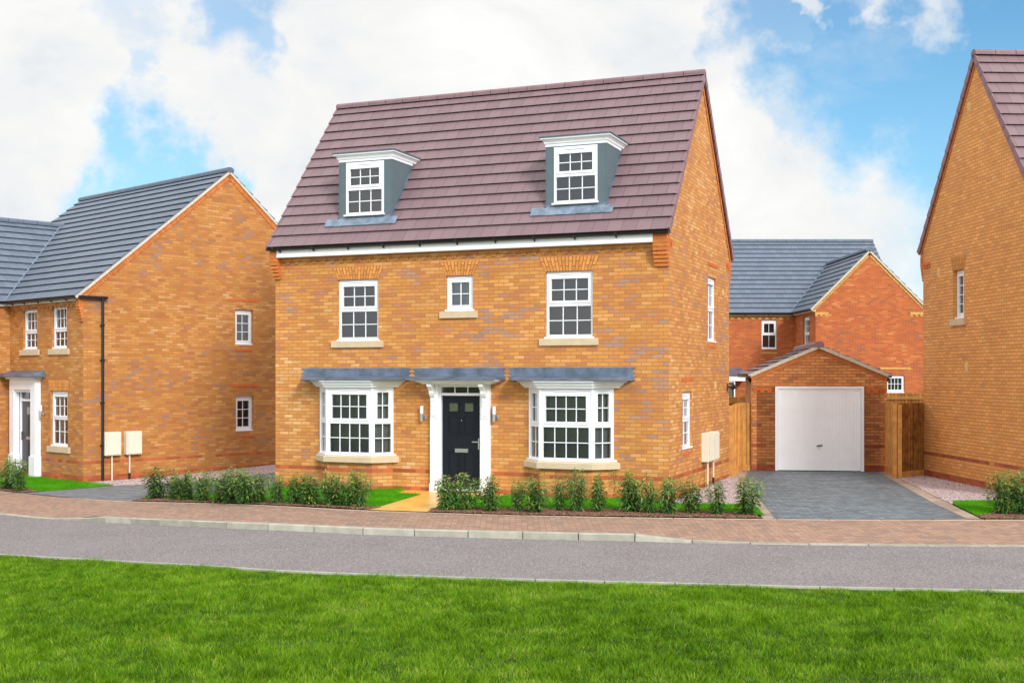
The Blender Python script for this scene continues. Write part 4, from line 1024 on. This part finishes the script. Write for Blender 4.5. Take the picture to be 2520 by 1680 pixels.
fence('garden_fence', 'far timber fence with pale top rail, behind the garage on its left', (4.2, 37.3), (7.9, 37.3), 0, 1.76, wood, wood, rail_top=True)
fence('garden_fence', 'far timber fence with pale top rail, behind the garage on its right', (10.9, 37.5), (15.0, 37.5), 0, 1.88, wood, wood, rail_top=True)

# ================================================================== GROUND
def gz(X):
    u = min(1, max(0, (-3.5 - X) / 7)); return -.3 * u * u * (3 - 2 * u)
def resample(pts, n):
    P = [Vector(p) for p in pts]; # Catmull-Rom smoothing
    out = []
    for i in range(len(P) - 1):
        p0, p1, p2, p3 = P[max(0, i - 1)], P[i], P[i + 1], P[min(len(P) - 1, i + 2)]
        for k in range(n):
            t = k / n; out.append(.5 * ((2 * p1) + (p2 - p0) * t + (2 * p0 - 5 * p1 + 4 * p2 - p3) * t * t + (3 * p1 - p0 - 3 * p2 + p3) * t ** 3))
    out.append(P[-1]); return out
def by_arc(line, N):
    s = [0.]
    for a, b in zip(line, line[1:]): s.append(s[-1] + (b - a).length)
    out = []; j = 0
    for k in range(N + 1):
        q = s[-1] * k / N
        while j < len(s) - 2 and s[j + 1] < q: j += 1
        t = (q - s[j]) / max(1e-9, s[j + 1] - s[j]); out.append(line[j].lerp(line[j + 1], t))
    return out, s[-1]
def by_x(line, xs):
    out = []; j = 0
    for x in xs:
        j = 0
        while j < len(line) - 2 and line[j + 1].x < x: j += 1
        a, b = line[j], line[j + 1]; t = (x - a.x) / (b.x - a.x); out.append(a.lerp(b, t))
    return out
PAVE_BACK = [(-30, 38.5), (-22, 34), (-15.11, 29.7), (-13.37, 28.9), (-12.17, 28.38), (-10.56, 27.4), (-8.16, 25.4), (-4.39, 22.60), (-2.66, 21.74), (-1.52, 21.42), (0.16, 21.02), (1.7, 20.74), (4.33, 20.45), (5.84, 20.38), (7.21, 20.36), (8.73, 20.36), (10.68, 20.38), (16, 20.5), (30, 21)]
KERB_BOT = [(-30, 35.8), (-22, 31.2), (-13.42, 26.35), (-11.76, 25.41), (-10.68, 24.75), (-8.76, 23.35), (-7.9, 22.7), (-6.13, 21.25), (-4.46, 20.16), (-2.37, 19.38), (-0.51, 18.98), (1.53, 18.64), (2.04, 18.58), (2.91, 18.4), (3.8, 18.28), (4.46, 18.2), (5.67, 18.09), (7.71, 17.98), (9.4, 17.94), (16, 17.95), (30, 18.3)]
NEAR = [(-30, 29), (-20, 24.6), (-10.38, 20.0), (-8.98, 19.25), (-8.0, 18.66), (-5.47, 16.97), (-3.54, 16.0), (-2.24, 15.62), (0.04, 15.18), (2.12, 14.86), (4.2, 14.56), (6.16, 14.37), (7.47, 14.28), (16, 14.2), (30, 14.4)]
XS = np.linspace(-29, 29, 117)
lb_, lk, ln_ = resample(PAVE_BACK, 8), resample(KERB_BOT, 8), resample(NEAR, 8)
def kerb_top(x):  # height of kerb above the carriageway
    up = lambda a, b: min(1, max(0, (x - a) / (b - a)))
    return .018 + .092 * up(-8.75, -7.85) * (1 - up(2.06, 2.95))
ROAD = -.135
def strip(name, A, B, za, zb, m, rows=6, uv=True):
    mb = MB(); N = len(A) - 1; s = 0.
    for i in range(N):
        ds = ((A[i + 1] - A[i]).length + (B[i + 1] - B[i]).length) / 2
        wd0, wd1 = (B[i] - A[i]).length, (B[i + 1] - A[i + 1]).length
        for j in range(rows):
            t0, t1 = j / rows, (j + 1) / rows
            P = []
            for (k, t) in ((i, t0), (i + 1, t0), (i + 1, t1), (i, t1)):
                p = A[k].lerp(B[k], t); z = gz(p.x) + za(p.x) * (1 - t) + zb(p.x) * t; P.append((p.x, p.y, z))
            mb.face(P, [(s, wd0 * t0), (s + ds, wd1 * t0), (s + ds, wd1 * t1), (s, wd0 * t1)])
        s += ds
    return mb.obj(name, m)
A_, K_, N_ = by_x(lb_, XS), by_x(lk, XS), by_x(ln_, XS)
def off_y(L_, d): return [Vector((p.x, p.y + d)) for p in L_]
kind(strip('pavement', off_y(K_, .118), A_, lambda x: ROAD + kerb_top(x) - .004, lambda x: -.02, pave_m, 5), 'structure')
kind(strip('road', N_, off_y(K_, .04), lambda x: ROAD, lambda x: ROAD, asphalt, 4), 'structure')
def kerb(name, line, w0, w1, ztop, zbot, m, seg=.914, xr=(-16, 16)):
    L_, tot = by_arc([p for p in line if xr[0] <= p.x <= xr[1]], int(sum((b - a).length for a, b in zip(line, line[1:]) if xr[0] <= a.x <= xr[1]) / seg))
    mb = MB()
    for a, b in zip(L_, L_[1:]):
        d = (b - a).normalized(); n = Vector((-d.y, d.x)); a2, b2 = a + d * .008, b - d * .008
        c = [a2 + n * w0, b2 + n * w0, b2 + n * w1, a2 + n * w1]
        za, zb_ = ztop(a.x) + gz(a.x), ztop(b.x) + gz(b.x)
        ft = .012 if ztop(a.x) - ROAD > .05 or ztop(b.x) - ROAD > .05 else 0
        ce = [a2 + n * (w0 + ft), b2 + n * (w0 + ft), c[2], c[3]]
        lo = [(p.x, p.y, zbot + gz(p.x)) for p in c]; mid = [(p.x, p.y, zz - ft) for p, zz in zip(c, (za, zb_, zb_, za))]; tp_ = [(p.x, p.y, zz) for p, zz in zip(ce, (za, zb_, zb_, za))]
        for q in ((0, 1), (1, 2), (2, 3), (3, 0)):
            mb.face([lo[q[0]], lo[q[1]], mid[q[1]], mid[q[0]]])
            mb.face([mid[q[0]], mid[q[1]], tp_[q[1]], tp_[q[0]]])
        mb.face(tp_)
    return mb.obj(name, m)
kind(kerb('kerb', lk, 0, .122, lambda x: ROAD + kerb_top(x), ROAD - .1, kerb_m), 'structure')
kind(kerb('kerb_edging', ln_, -.065, .0, lambda x: ROAD + .012, ROAD - .1, kerb_flat), 'structure')

kind(kerb('pavement_edging', off_y(lb_, .0), -.004, .04, lambda x: -.012, -.1, mat('pavement_edging_concrete', lin(176, 158, 140), .9, .25, var=.1, vscale=5, island=.08)), 'structure')
# the ground sheet: rough grass to the horizon, dips under the road
gm = MB(); xs = [-1500, -400, -120, -60, -30] + list(np.arange(-28, 30, 2.)) + [30, 60, 120, 400, 1500]; ys = [-800, -100, -20, 0, 4, 20, 40, 60, 90, 140, 300, 2500]
for i in range(len(xs) - 1):
    for j in range(len(ys) - 1):
        gm.face([(x, y, gz(x) - .26) for x, y in ((xs[i], ys[j]), (xs[i + 1], ys[j]), (xs[i + 1], ys[j + 1]), (xs[i], ys[j + 1]))])
kind(gm.obj('ground', field_m), 'structure')
def patch(name, poly, zo, m, step=.6, kd='structure', label=None, cat=None, uvrot=0.):
    me = bpy.data.meshes.new(name); bm = bmesh.new()
    bm.faces.new([bm.verts.new((x, y, 0)) for x, y in poly]); bmesh.ops.recalc_face_normals(bm, faces=bm.faces)
    bmesh.ops.triangulate(bm, faces=bm.faces[:])
    xs_ = [p[0] for p in poly]
    x = math.floor(min(xs_)) + step
    while x < max(xs_):
        bmesh.ops.bisect_plane(bm, geom=bm.verts[:] + bm.edges[:] + bm.faces[:], plane_co=(x, 0, 0), plane_no=(1, 0, 0)); x += step
    uvl = bm.loops.layers.uv.new('UVMap'); ca, sa = math.cos(uvrot), math.sin(uvrot)
    for v in bm.verts: v.co.z = gz(v.co.x) + zo
    for f in bm.faces:
        if f.normal.z < 0: f.normal_flip()
        for l in f.loops: l[uvl].uv = (l.vert.co.x * ca + l.vert.co.y * sa, -l.vert.co.x * sa + l.vert.co.y * ca)
    bm.to_mesh(me); bm.free(); me.materials.append(m)
    o = bpy.data.objects.new(name, me); COL.objects.link(o); o['kind'] = kd
    if label: o['label'] = label
    if cat: o['category'] = cat
    return o
# soil under everything behind the pavement
back = [(p.x, p.y) for p in by_x(lb_, np.linspace(-16, 22, 60))]
patch('garden_ground', back + [(22, 45), (-16, 45)], -.035, soil_m, 1.)
far_m = ground_mat('back_garden', lin(84, 104, 44), lin(104, 118, 60), 1.2, 30)
DRIVE = [(5.90, 31.1), (9.60, 31.1), (9.42, 30.58), (8.08, 22.83), (7.8, 20.40), (4.52, 20.46), (4.9, 23.66), (5.42, 27.88), (6.0, 30.5)]
patch('driveway', DRIVE, -.008, drive_m, 1., uvrot=rad(-8))
patch('driveway_border', [(5.80, 30.7), (6.04, 30.56), (5.41, 27.86), (4.89, 23.64), (4.52, 20.46), (4.30, 20.46), (4.68, 23.45), (5.22, 28.18)], -.003, bord_m, 1., uvrot=rad(-8))
patch('driveway_border', [(9.38, 30.9), (9.62, 30.9), (9.20, 28.45), (8.55, 24.11), (8.35, 22.71), (8.02, 20.40), (7.79, 20.40), (8.07, 22.81)], -.003, bord_m, 1., uvrot=rad(8))
patch('path', [(-2.40, 25.62), (0.02, 24.65), (-0.23, 24.04), (-1.24, 24.2), (-1.46, 21.40), (-2.60, 21.72), (-1.86, 24.53), (-2.37, 24.78)], .004, path_m, .5)
patch('driveway_paving', [(-11.47, 27.98), (-10.89, 28.83), (-9.88, 29.71), (-9.17, 29.8), (-7.55, 29.97), (-6.15, 31.2), (-4.2, 34.5), (-1.6, 33.), (-5.3, 26.98), (-6.15, 25.79), (-7.4, 26.5), (-7.9, 26.0), (-8.12, 25.42), (-9.8, 26.78)], -.008, driveL_m, .5, uvrot=rad(-42))
# front lawn turf soil under the big near lawn
near_poly = [(p.x, p.y - .05) for p in by_x(ln_, np.linspace(-24, 24, 80))]
patch('lawn_soil', [(24, 2), (24, near_poly[-1][1])] + near_poly[::-1][1:] + [(-24, 2)], -.15, turf_m, 1.)

rng = np.random.default_rng(7)
def inside(P, poly):
    x, y = P[:, 0], P[:, 1]; r = np.zeros(len(P), bool); n = len(poly)
    for i in range(n):
        x0, y0 = poly[i]; x1, y1 = poly[(i + 1) % n]
        if y0 == y1: continue
        c = ((y0 > y) != (y1 > y)) & (x < (x1 - x0) * (y - y0) / (y1 - y0) + x0); r ^= c
    return r
def gzv(X):
    u = np.clip((-3.5 - X) / 7, 0, 1); return -.3 * u * u * (3 - 2 * u)
def scatter(poly, dens, dens_fn=None):
    P = np.array(poly); lo, hi = P.min(0), P.max(0); n = int((hi[0] - lo[0]) * (hi[1] - lo[1]) * dens)
    Q = rng.random((n, 2)) * (hi - lo) + lo
    if dens_fn is not None: Q = Q[rng.random(len(Q)) < dens_fn(Q)]
    return Q[inside(Q, poly)]
def mesh_np(name, V, F, m, tint=None, nper=3):
    me = bpy.data.meshes.new(name); me.vertices.add(len(V)); me.vertices.foreach_set('co', V.astype(np.float32).ravel())
    me.loops.add(F.size); me.loops.foreach_set('vertex_index', F.astype(np.int32).ravel())
    me.polygons.add(len(F)); me.polygons.foreach_set('loop_start', np.arange(0, F.size, nper, dtype=np.int32))
    if tint is not None:
        a = me.attributes.new('tint', 'FLOAT', 'POINT'); a.data.foreach_set('value', tint.astype(np.float32))
    me.update(calc_edges=True); me.materials.append(m); o = bpy.data.objects.new(name, me); COL.objects.link(o); return o
def vnoise(P, s, seed=0):  # cheap smooth value noise
    r = np.random.default_rng(seed); G = r.random((64, 64)); q = P / s; i = np.floor(q).astype(int); f = q - i; f = f * f * (3 - 2 * f)
    g = lambda a, b: G[a % 64, b % 64]
    return (g(i[:, 0], i[:, 1]) * (1 - f[:, 0]) + g(i[:, 0] + 1, i[:, 1]) * f[:, 0]) * (1 - f[:, 1]) + (g(i[:, 0], i[:, 1] + 1) * (1 - f[:, 0]) + g(i[:, 0] + 1, i[:, 1] + 1) * f[:, 0]) * f[:, 1]
def blades(name, Q, z, h, wdt, m, lean=.5, tone=None, seg=2):
    n = len(Q); a = rng.random(n) * 2 * np.pi; ld = rng.random(n) * 2 * np.pi
    tuft = vnoise(Q, .22, 3) * 2 * np.pi * 1.5; ld = np.where(rng.random(n) < .55, tuft + rng.normal(0, .5, n), ld)
    H_ = h * (.55 + .9 * rng.random(n)) * (.6 + .8 * vnoise(Q, .35, 5)); ln = lean * (.3 + rng.random(n)) * H_
    wv = wdt * (.7 + .6 * rng.random(n)); dx, dy = np.cos(a) * wv, np.sin(a) * wv; lx, ly = np.cos(ld) * ln, np.sin(ld) * ln
    X, Y = Q[:, 0], Q[:, 1]; Z = gzv(X) + z
    if seg == 2:
        V = np.stack([np.stack([X - dx, Y - dy, Z], 1), np.stack([X + dx, Y + dy, Z], 1), np.stack([X - dx * .7 + lx * .35, Y - dy * .7 + ly * .35, Z + H_ * .6], 1), np.stack([X + dx * .7 + lx * .35, Y + dy * .7 + ly * .35, Z + H_ * .6], 1), np.stack([X + lx, Y + ly, Z + H_], 1)], 1).reshape(-1, 3)
        F = np.array([[0, 1, 3], [0, 3, 2], [2, 3, 4]])[None] + np.arange(n)[:, None, None] * 5; F = F.reshape(-1, 3); k = 5
    else:
        V = np.stack([np.stack([X - dx, Y - dy, Z], 1), np.stack([X + dx, Y + dy, Z], 1), np.stack([X + lx, Y + ly, Z + H_], 1)], 1).reshape(-1, 3)
        F = np.arange(n * 3).reshape(-1, 3); k = 3
    t = np.clip(tone if tone is not None else rng.random(n), 0, 1)
    return mesh_np(name, V, F, m, np.repeat(t, k))
# --- big near lawn: blades dense in view, thinner outside it
near_lawn = [(24, 5)] + [(24, near_poly[-1][1])] + near_poly[::-1][1:] + [(-24, 5)]
near_lawn = [(max(-13, min(12, x)), y - (.08 if y > 6 else 0)) for x, y in near_lawn]
def dfn(Q):
    inv = np.abs(Q[:, 0]) < Q[:, 1] * .43 + 2.4
    return np.where(inv & (Q[:, 1] > 7.6), 1., .45)
Q = scatter(near_lawn, 6400, dfn)
n1 = vnoise(Q, 1.3, 11); n2 = vnoise(Q, .45, 12); n3 = vnoise(Q, .12, 13)
tone = .43 + .16 * (n1 - .5) + .17 * (n2 - .5) + .36 * (n3 - .5) + rng.normal(0, .20, len(Q))
dry = rng.random(len(Q)) < .022 + .05 * np.clip(n2 - .68, 0, 1) * 3; tone[dry] = .86 + .14 * rng.random(dry.sum())
for cx_, cy_, rr_ in ((.35, 14.0, .38), (-1.9, 13.2, .30), (-3.4, 11.6, .25), (4.3, 10.6, .3)):
    dd = np.hypot(Q[:, 0] - cx_, (Q[:, 1] - cy_)); tone += .28 * np.exp(-(dd / rr_) ** 2)
kind(blades('lawn_grass', Q, -.162, .054, .0027, grass_m, .75, tone), 'stuff', 'wide green lawn of long blades in the foreground', 'grass')

LAWN_L = [(-5.6, 25.3), (-5.35, 26.6), (-4.2, 26.4), (-2.9, 25.8), (-2.22, 25.56), (-2.36, 24.76), (-1.87, 24.52), (-2.48, 22.21), (-2.89, 22.38), (-4.01, 22.92), (-4.6, 23.44), (-5.39, 23.99), (-6.59, 24.82), (-7.56, 25.84), (-7.0, 26.15)]
LAWN_R = [(-1.24, 24.2), (-0.23, 24.02), (0.02, 24.6), (0.0, 24.75), (2.2, 23.8), (3.09, 23.4), (3.14, 22.75), (4.60, 22.66), (4.42, 20.89), (4.17, 21.14), (3.65, 21.45), (2.52, 21.77), (1.05, 21.97), (-0.15, 21.97), (-1.42, 21.91)]
LAWN_RR = [(8.56, 23.25), (9.5, 23.36), (10.4, 23.3), (18, 23.2), (18, 21.2), (9.84, 21.26), (9.05, 21.45), (8.6, 21.2), (8.11, 20.80), (8.38, 22.59)]
LAWN_LL = [(-13.9, 33.13), (-13.25, 33.3), (-12.42, 32.2), (-10.95, 30.60), (-10.61, 30.39), (-9.9, 29.77), (-11.19, 28.22), (-11.8, 28.98), (-14.12, 30.06), (-16.5, 31.5)]
for nm, poly, lab in (('L', LAWN_L, 'bright new turf in front of the left bay window, up to the yellow path'), ('R', LAWN_R, 'bright new turf between the shrubs and the right bay window'),
                      ('RR', LAWN_RR, 'bright new turf in front of the right house'), ('LL', LAWN_LL, 'bright new turf at the corner of the left house by the grey paving')):
    patch('lawn_soil', poly, -.002, mat('new_turf_thatch', (.035, .13, .004), .9, .2, var=.3, vscale=20), .6)
    Q = scatter(poly, 4200); tn = .5 + .35 * (vnoise(Q, .6, 4) - .5) + rng.normal(0, .16, len(Q))
    kind(blades('turf_grass', Q, -.004, .045, .0024, grass_hi, .5, tn, 1), 'stuff', lab, 'grass')
def stones(name, poly, dens, size, m, z, label, cat, elong=1.3, flat=.6):
    Q = scatter(poly, dens); n = len(Q)
    base = np.array([[1, 0, 0], [0, 1, 0], [-1, 0, 0], [0, -1, 0], [0, 0, 1], [0, 0, -1.]])
    jit = base[None] * (.7 + .6 * rng.random((n, 6, 1))) * size * (.5 + rng.random((n, 1, 1)) * .9)
    jit[:, :, 0] *= elong; jit[:, :, 2] *= flat
    a = rng.random(n) * 6.283; b = np.clip(rng.normal(0, .35, n), -.7, .7); ca, sa = np.cos(a)[:, None], np.sin(a)[:, None]
    x, y, zz = jit[:, :, 0], jit[:, :, 1], jit[:, :, 2] + jit[:, :, 0] * np.tan(b)[:, None] * .5
    V = np.stack([x * ca - y * sa + Q[:, :1], x * sa + y * ca + Q[:, 1:], zz + (gzv(Q[:, 0]) + z + rng.random(n) * size * .8)[:, None]], 2).reshape(-1, 3)
    T = np.array([[0, 1, 4], [1, 2, 4], [2, 3, 4], [3, 0, 4], [1, 0, 5], [2, 1, 5], [3, 2, 5], [0, 3, 5]])
    F = (T[None] + np.arange(n)[:, None, None] * 6).reshape(-1, 3)
    return kind(mesh_np(name, V, F, m), 'stuff', label, cat)
GM = [(3.10, 23.2), (5.3, 28.9), (5.28, 28.15), (4.68, 23.42), (4.58, 22.68), (3.12, 22.72)]
GR_ = [(9.21, 28.50), (10.04, 29.15), (10.34, 23.3), (9.52, 23.40), (8.60, 23.28), (8.36, 22.68), (8.56, 24.08)]
GL_ = [(-11.0, 30.6), (-6.4, 34.8), (-4.5, 37.6), (-4.25, 34.5), (-6.15, 31.15), (-7.55, 29.92), (-9.17, 29.75), (-9.88, 29.66), (-10.5, 30.2)]
GL2 = [(-5.30, 26.9), (-5.3, 25.95), (-5.6, 25.3), (-7.0, 26.1), (-6.15, 25.85)]
for poly, lab in ((GM, 'pink grey gravel along the gable of the house with dormers'), (GR_, 'pink grey gravel between the right driveway border and the right house'), (GL_, 'pale gravel strip along the base of the left house'), (GL2, 'small patch of pale gravel behind the left shrubs')):
    patch('gravel_bed', poly, -.012, gravel_base, .6); stones('gravel', poly, 2600, .015, stone_m, -.006, lab, 'gravel')
MR = [(-1.46, 21.92), (-0.15, 21.98), (1.05, 21.98), (2.52, 21.78), (3.65, 21.46), (4.20, 21.17), (4.27, 20.48), (1.68, 20.76), (0.16, 21.02), (-1.50, 21.42)]
ML = [(-7.93, 25.87), (-7.56, 25.82), (-6.58, 24.84), (-5.38, 24.0), (-4.6, 23.45), (-4.01, 22.93), (-2.89, 22.39), (-2.44, 22.18), (-2.60, 21.76), (-4.34, 22.60), (-8.05, 25.33)]
MRR = [(8.09, 20.78), (8.59, 21.2), (9.04, 21.46), (9.97, 21.28), (14, 21.2), (14, 20.45), (9.44, 20.38), (8.04, 20.40)]
MLL = [(-14.9, 30.5), (-11.8, 28.98), (-11.17, 28.17), (-11.5, 27.98), (-12.17, 28.42), (-15.0, 29.8)]
for poly, lab in ((MR, 'dark bark mulch under the shrubs right of the yellow path'), (ML, 'dark bark mulch under the shrubs left of the yellow path'), (MRR, 'dark bark mulch at the right edge of the picture'), (MLL, 'dark bark mulch at the left edge of the picture')):
    patch('mulch_soil', poly, -.004, mat('mulch_soil', (.045, .030, .024), .95, .2, var=.4, vscale=30, bump=1., bscale=60), .6)
    stones('bark_mulch', poly, 2600, .013, chip_m, .004, lab, 'mulch', elong=2.4, flat=.45)

# ================================================================== SHRUBS
def shrub_meshes(seed):
    R = random.Random(seed); sm = MB(); LV, LF, LT = [], [], []
    ns = R.randint(7, 13)
    for k in range(ns):
        a = 2 * math.pi * (k + R.random() * .8) / ns; spread = R.uniform(.05, .40); hh = R.uniform(.62, 1.0)
        if k == 0: spread, hh = .04, 1.0
        p = Vector((math.cos(a) * .03, math.sin(a) * .03, 0)); tip = Vector((math.cos(a) * spread, math.sin(a) * spread, hh))
        N = 9; pts = []
        for i in range(N + 1):
            t = i / N; q = p.lerp(tip, t); bend = math.sin(t * math.pi * .5)
            q.x = p.x + (tip.x - p.x) * bend + R.uniform(-.012, .012); q.y = p.y + (tip.y - p.y) * bend + R.uniform(-.012, .012); pts.append(q)
        for i in range(N): sm.tube(pts[i], pts[i + 1], .008 * (1 - .7 * i / N), 5, False, .008 * (1 - .7 * (i + 1) / N))
        nl = int(96 * hh)
        for j in range(nl):
            t = .04 + .96 * (j / nl) ** .95; i = min(N - 1, int(t * N)); q = pts[i].lerp(pts[i + 1], t * N - i)
            az = j * 2.4 + R.uniform(-.5, .5); ln = R.uniform(.10, .17) * (1.0 if t < .85 else .75); wd = ln * R.uniform(.20, .30)
            tw = R.uniform(.0, .10) * (1 - t * .7); q = q + Vector((math.cos(az), math.sin(az), .2)) * tw
            el = R.uniform(-.55, .35) if t < .8 else R.uniform(-.25, 1.0)
            d = Vector((math.cos(az) * math.cos(el), math.sin(az) * math.cos(el), math.sin(el))); side = d.cross(Vector((0, 0, 1)))
            if side.length < .01: side = Vector((1, 0, 0))
            side.normalize(); up = side.cross(d); tw2 = R.uniform(-.6, .6); side = side * math.cos(tw2) + up * math.sin(tw2)
            m1 = q + d * ln * .35; m2 = q + d * ln * .72 + Vector((0, 0, -ln * .10)); e = q + d * ln + Vector((0, 0, -ln * .30))
            b = len(LV); LV.extend([q, m1 + side * wd * .5 + up * .004, m1 - side * wd * .5 + up * .004, m2 + side * wd * .42, m2 - side * wd * .42, e])
            LF.extend([(b, b + 1, b + 2), (b + 1, b + 3, b + 4), (b + 1, b + 4, b + 2), (b + 3, b + 5, b + 4)])
            new = max(0, t - .62) / .38
            tn = min(1, max(0, R.gauss(.40, .17) + .42 * new * R.random() + (.12 if new > .6 else 0)))
            if R.random() < .02: tn = 1.
            LT.extend([tn] * 6)
    me1 = bpy.data.meshes.new('stem'); 
    o = sm.obj('stem', stem_m); me1 = o.data; bpy.data.objects.remove(o)
    lo = mesh_np('foliage', np.array([tuple(v) for v in LV]), np.array(LF), leaf_m, np.array(LT)); me2 = lo.data; bpy.data.objects.remove(lo)
    return me1, me2
PROTO = [shrub_meshes(100 + k) for k in range(8)]
def shrub(i, x, y, h, wf, label, group):
    t = thing('laurel_shrub', label, 'shrub', (x, y, gz(x) + .0), (i * 2.399) % 6.283, group)
    rr = random.Random(i * 31 + int(x * 50)); t.rotation_euler = (rr.uniform(-.13, .13), rr.uniform(-.13, .13), rr.uniform(0, 6.28)); wf = wf * rr.uniform(.85, 1.2)
    a, b = PROTO[i % 8]
    s = bpy.data.objects.new('stem', a); COL.objects.link(s); s.parent = t
    f = bpy.data.objects.new('foliage', b); COL.objects.link(f); f.parent = t
    for o in (s, f): o.scale = (h * wf * 1.12, h * wf * 1.12, h * 1.04)
BL = [(-7.61, 25.47, 0.68, 1.2), (-7.04, 24.92, 0.60, 1), (-6.68, 24.61, 0.56, 1), (-6.3, 24.23, 0.62, 1), (-5.85, 23.75, 0.60, 1), (-5.55, 23.6, 0.66, .95), (-5.2, 23.3, 0.66, 1), (-4.92, 23.2, 0.60, 1), (-4.50, 22.95, 0.56, 1), (-4.18, 22.80, 0.58, 1), (-3.78, 22.6, 0.56, 1.1), (-3.40, 22.50, 0.62, 1), (-3.12, 22.35, 0.56, 1), (-2.87, 22.25, 0.67, .8)]
BR = [(-1.17, 21.70, 0.62, .95), (-0.84, 21.72, 0.67, .95), (-0.37, 21.45, 0.64, .95), (0.11, 21.45, 0.60, .6), (0.40, 21.35, 0.66, 1.05), (0.84, 21.60, 0.62, .9), (1.16, 21.43, 0.74, .8), (1.55, 21.42, 0.66, .85), (2.12, 21.45, 0.73, 1.1), (2.42, 21.22, 0.62, .9), (2.79, 21.15, 0.64, 1.), (3.2, 21.2, 0.63, 1.), (3.60, 20.98, 0.62, 1.), (4.12, 21.05, 0.64, 1.2)]
ORD = ['first', 'second', 'third', 'fourth', 'fifth', 'sixth', 'seventh', 'eighth', 'ninth', 'tenth', 'eleventh', 'twelfth', 'thirteenth', 'fourteenth']
spL = {0: 'broad leafy shrub at the grey-drive end of the row left of the yellow path', 13: 'tall thin shrub nearest the yellow path in the row on its left'}
spR = {0: 'leafy shrub at the yellow path edge, left one before the black door', 1: 'leafy shrub before the black door, right one of the pair beside the yellow path',
       3: 'thin wispy shrub in the row between front door and right bay window', 13: 'spreading shrub at the corner of the right driveway, last of the row'}
for i, (x, y, h, wf) in enumerate(BL):
    shrub(i, x, y, h, wf * 1.18, spL.get(i, f'leafy green shrub, {ORD[i]} from the grey drive, left of the yellow path'), 'shrubs left of the yellow path')
for i, (x, y, h, wf) in enumerate(BR):
    shrub(i + 3, x, y, h, wf, spR.get(i, f'leafy green shrub, {ORD[i]} from the yellow path in the right row'), 'shrubs right of the yellow path')
for i, (x, y, h, wf, l) in enumerate(((8.66, 21.05, .72, 1., 'whole leafy shrub in front of the right house, beside the cut-off one'), (9.10, 21.1, .78, 1.05, 'shrub cut off by the right edge of the picture, in front of the right house'),
        (-12.15, 28.75, .78, 1., 'shrub at the left picture edge, left one of two before the left house door'), (-11.62, 28.25, .72, 1., 'shrub beside the turf, right one of two before the left house door'), )):
    shrub(i + 5, x, y, h, wf, l, 'shrubs at the neighbours')
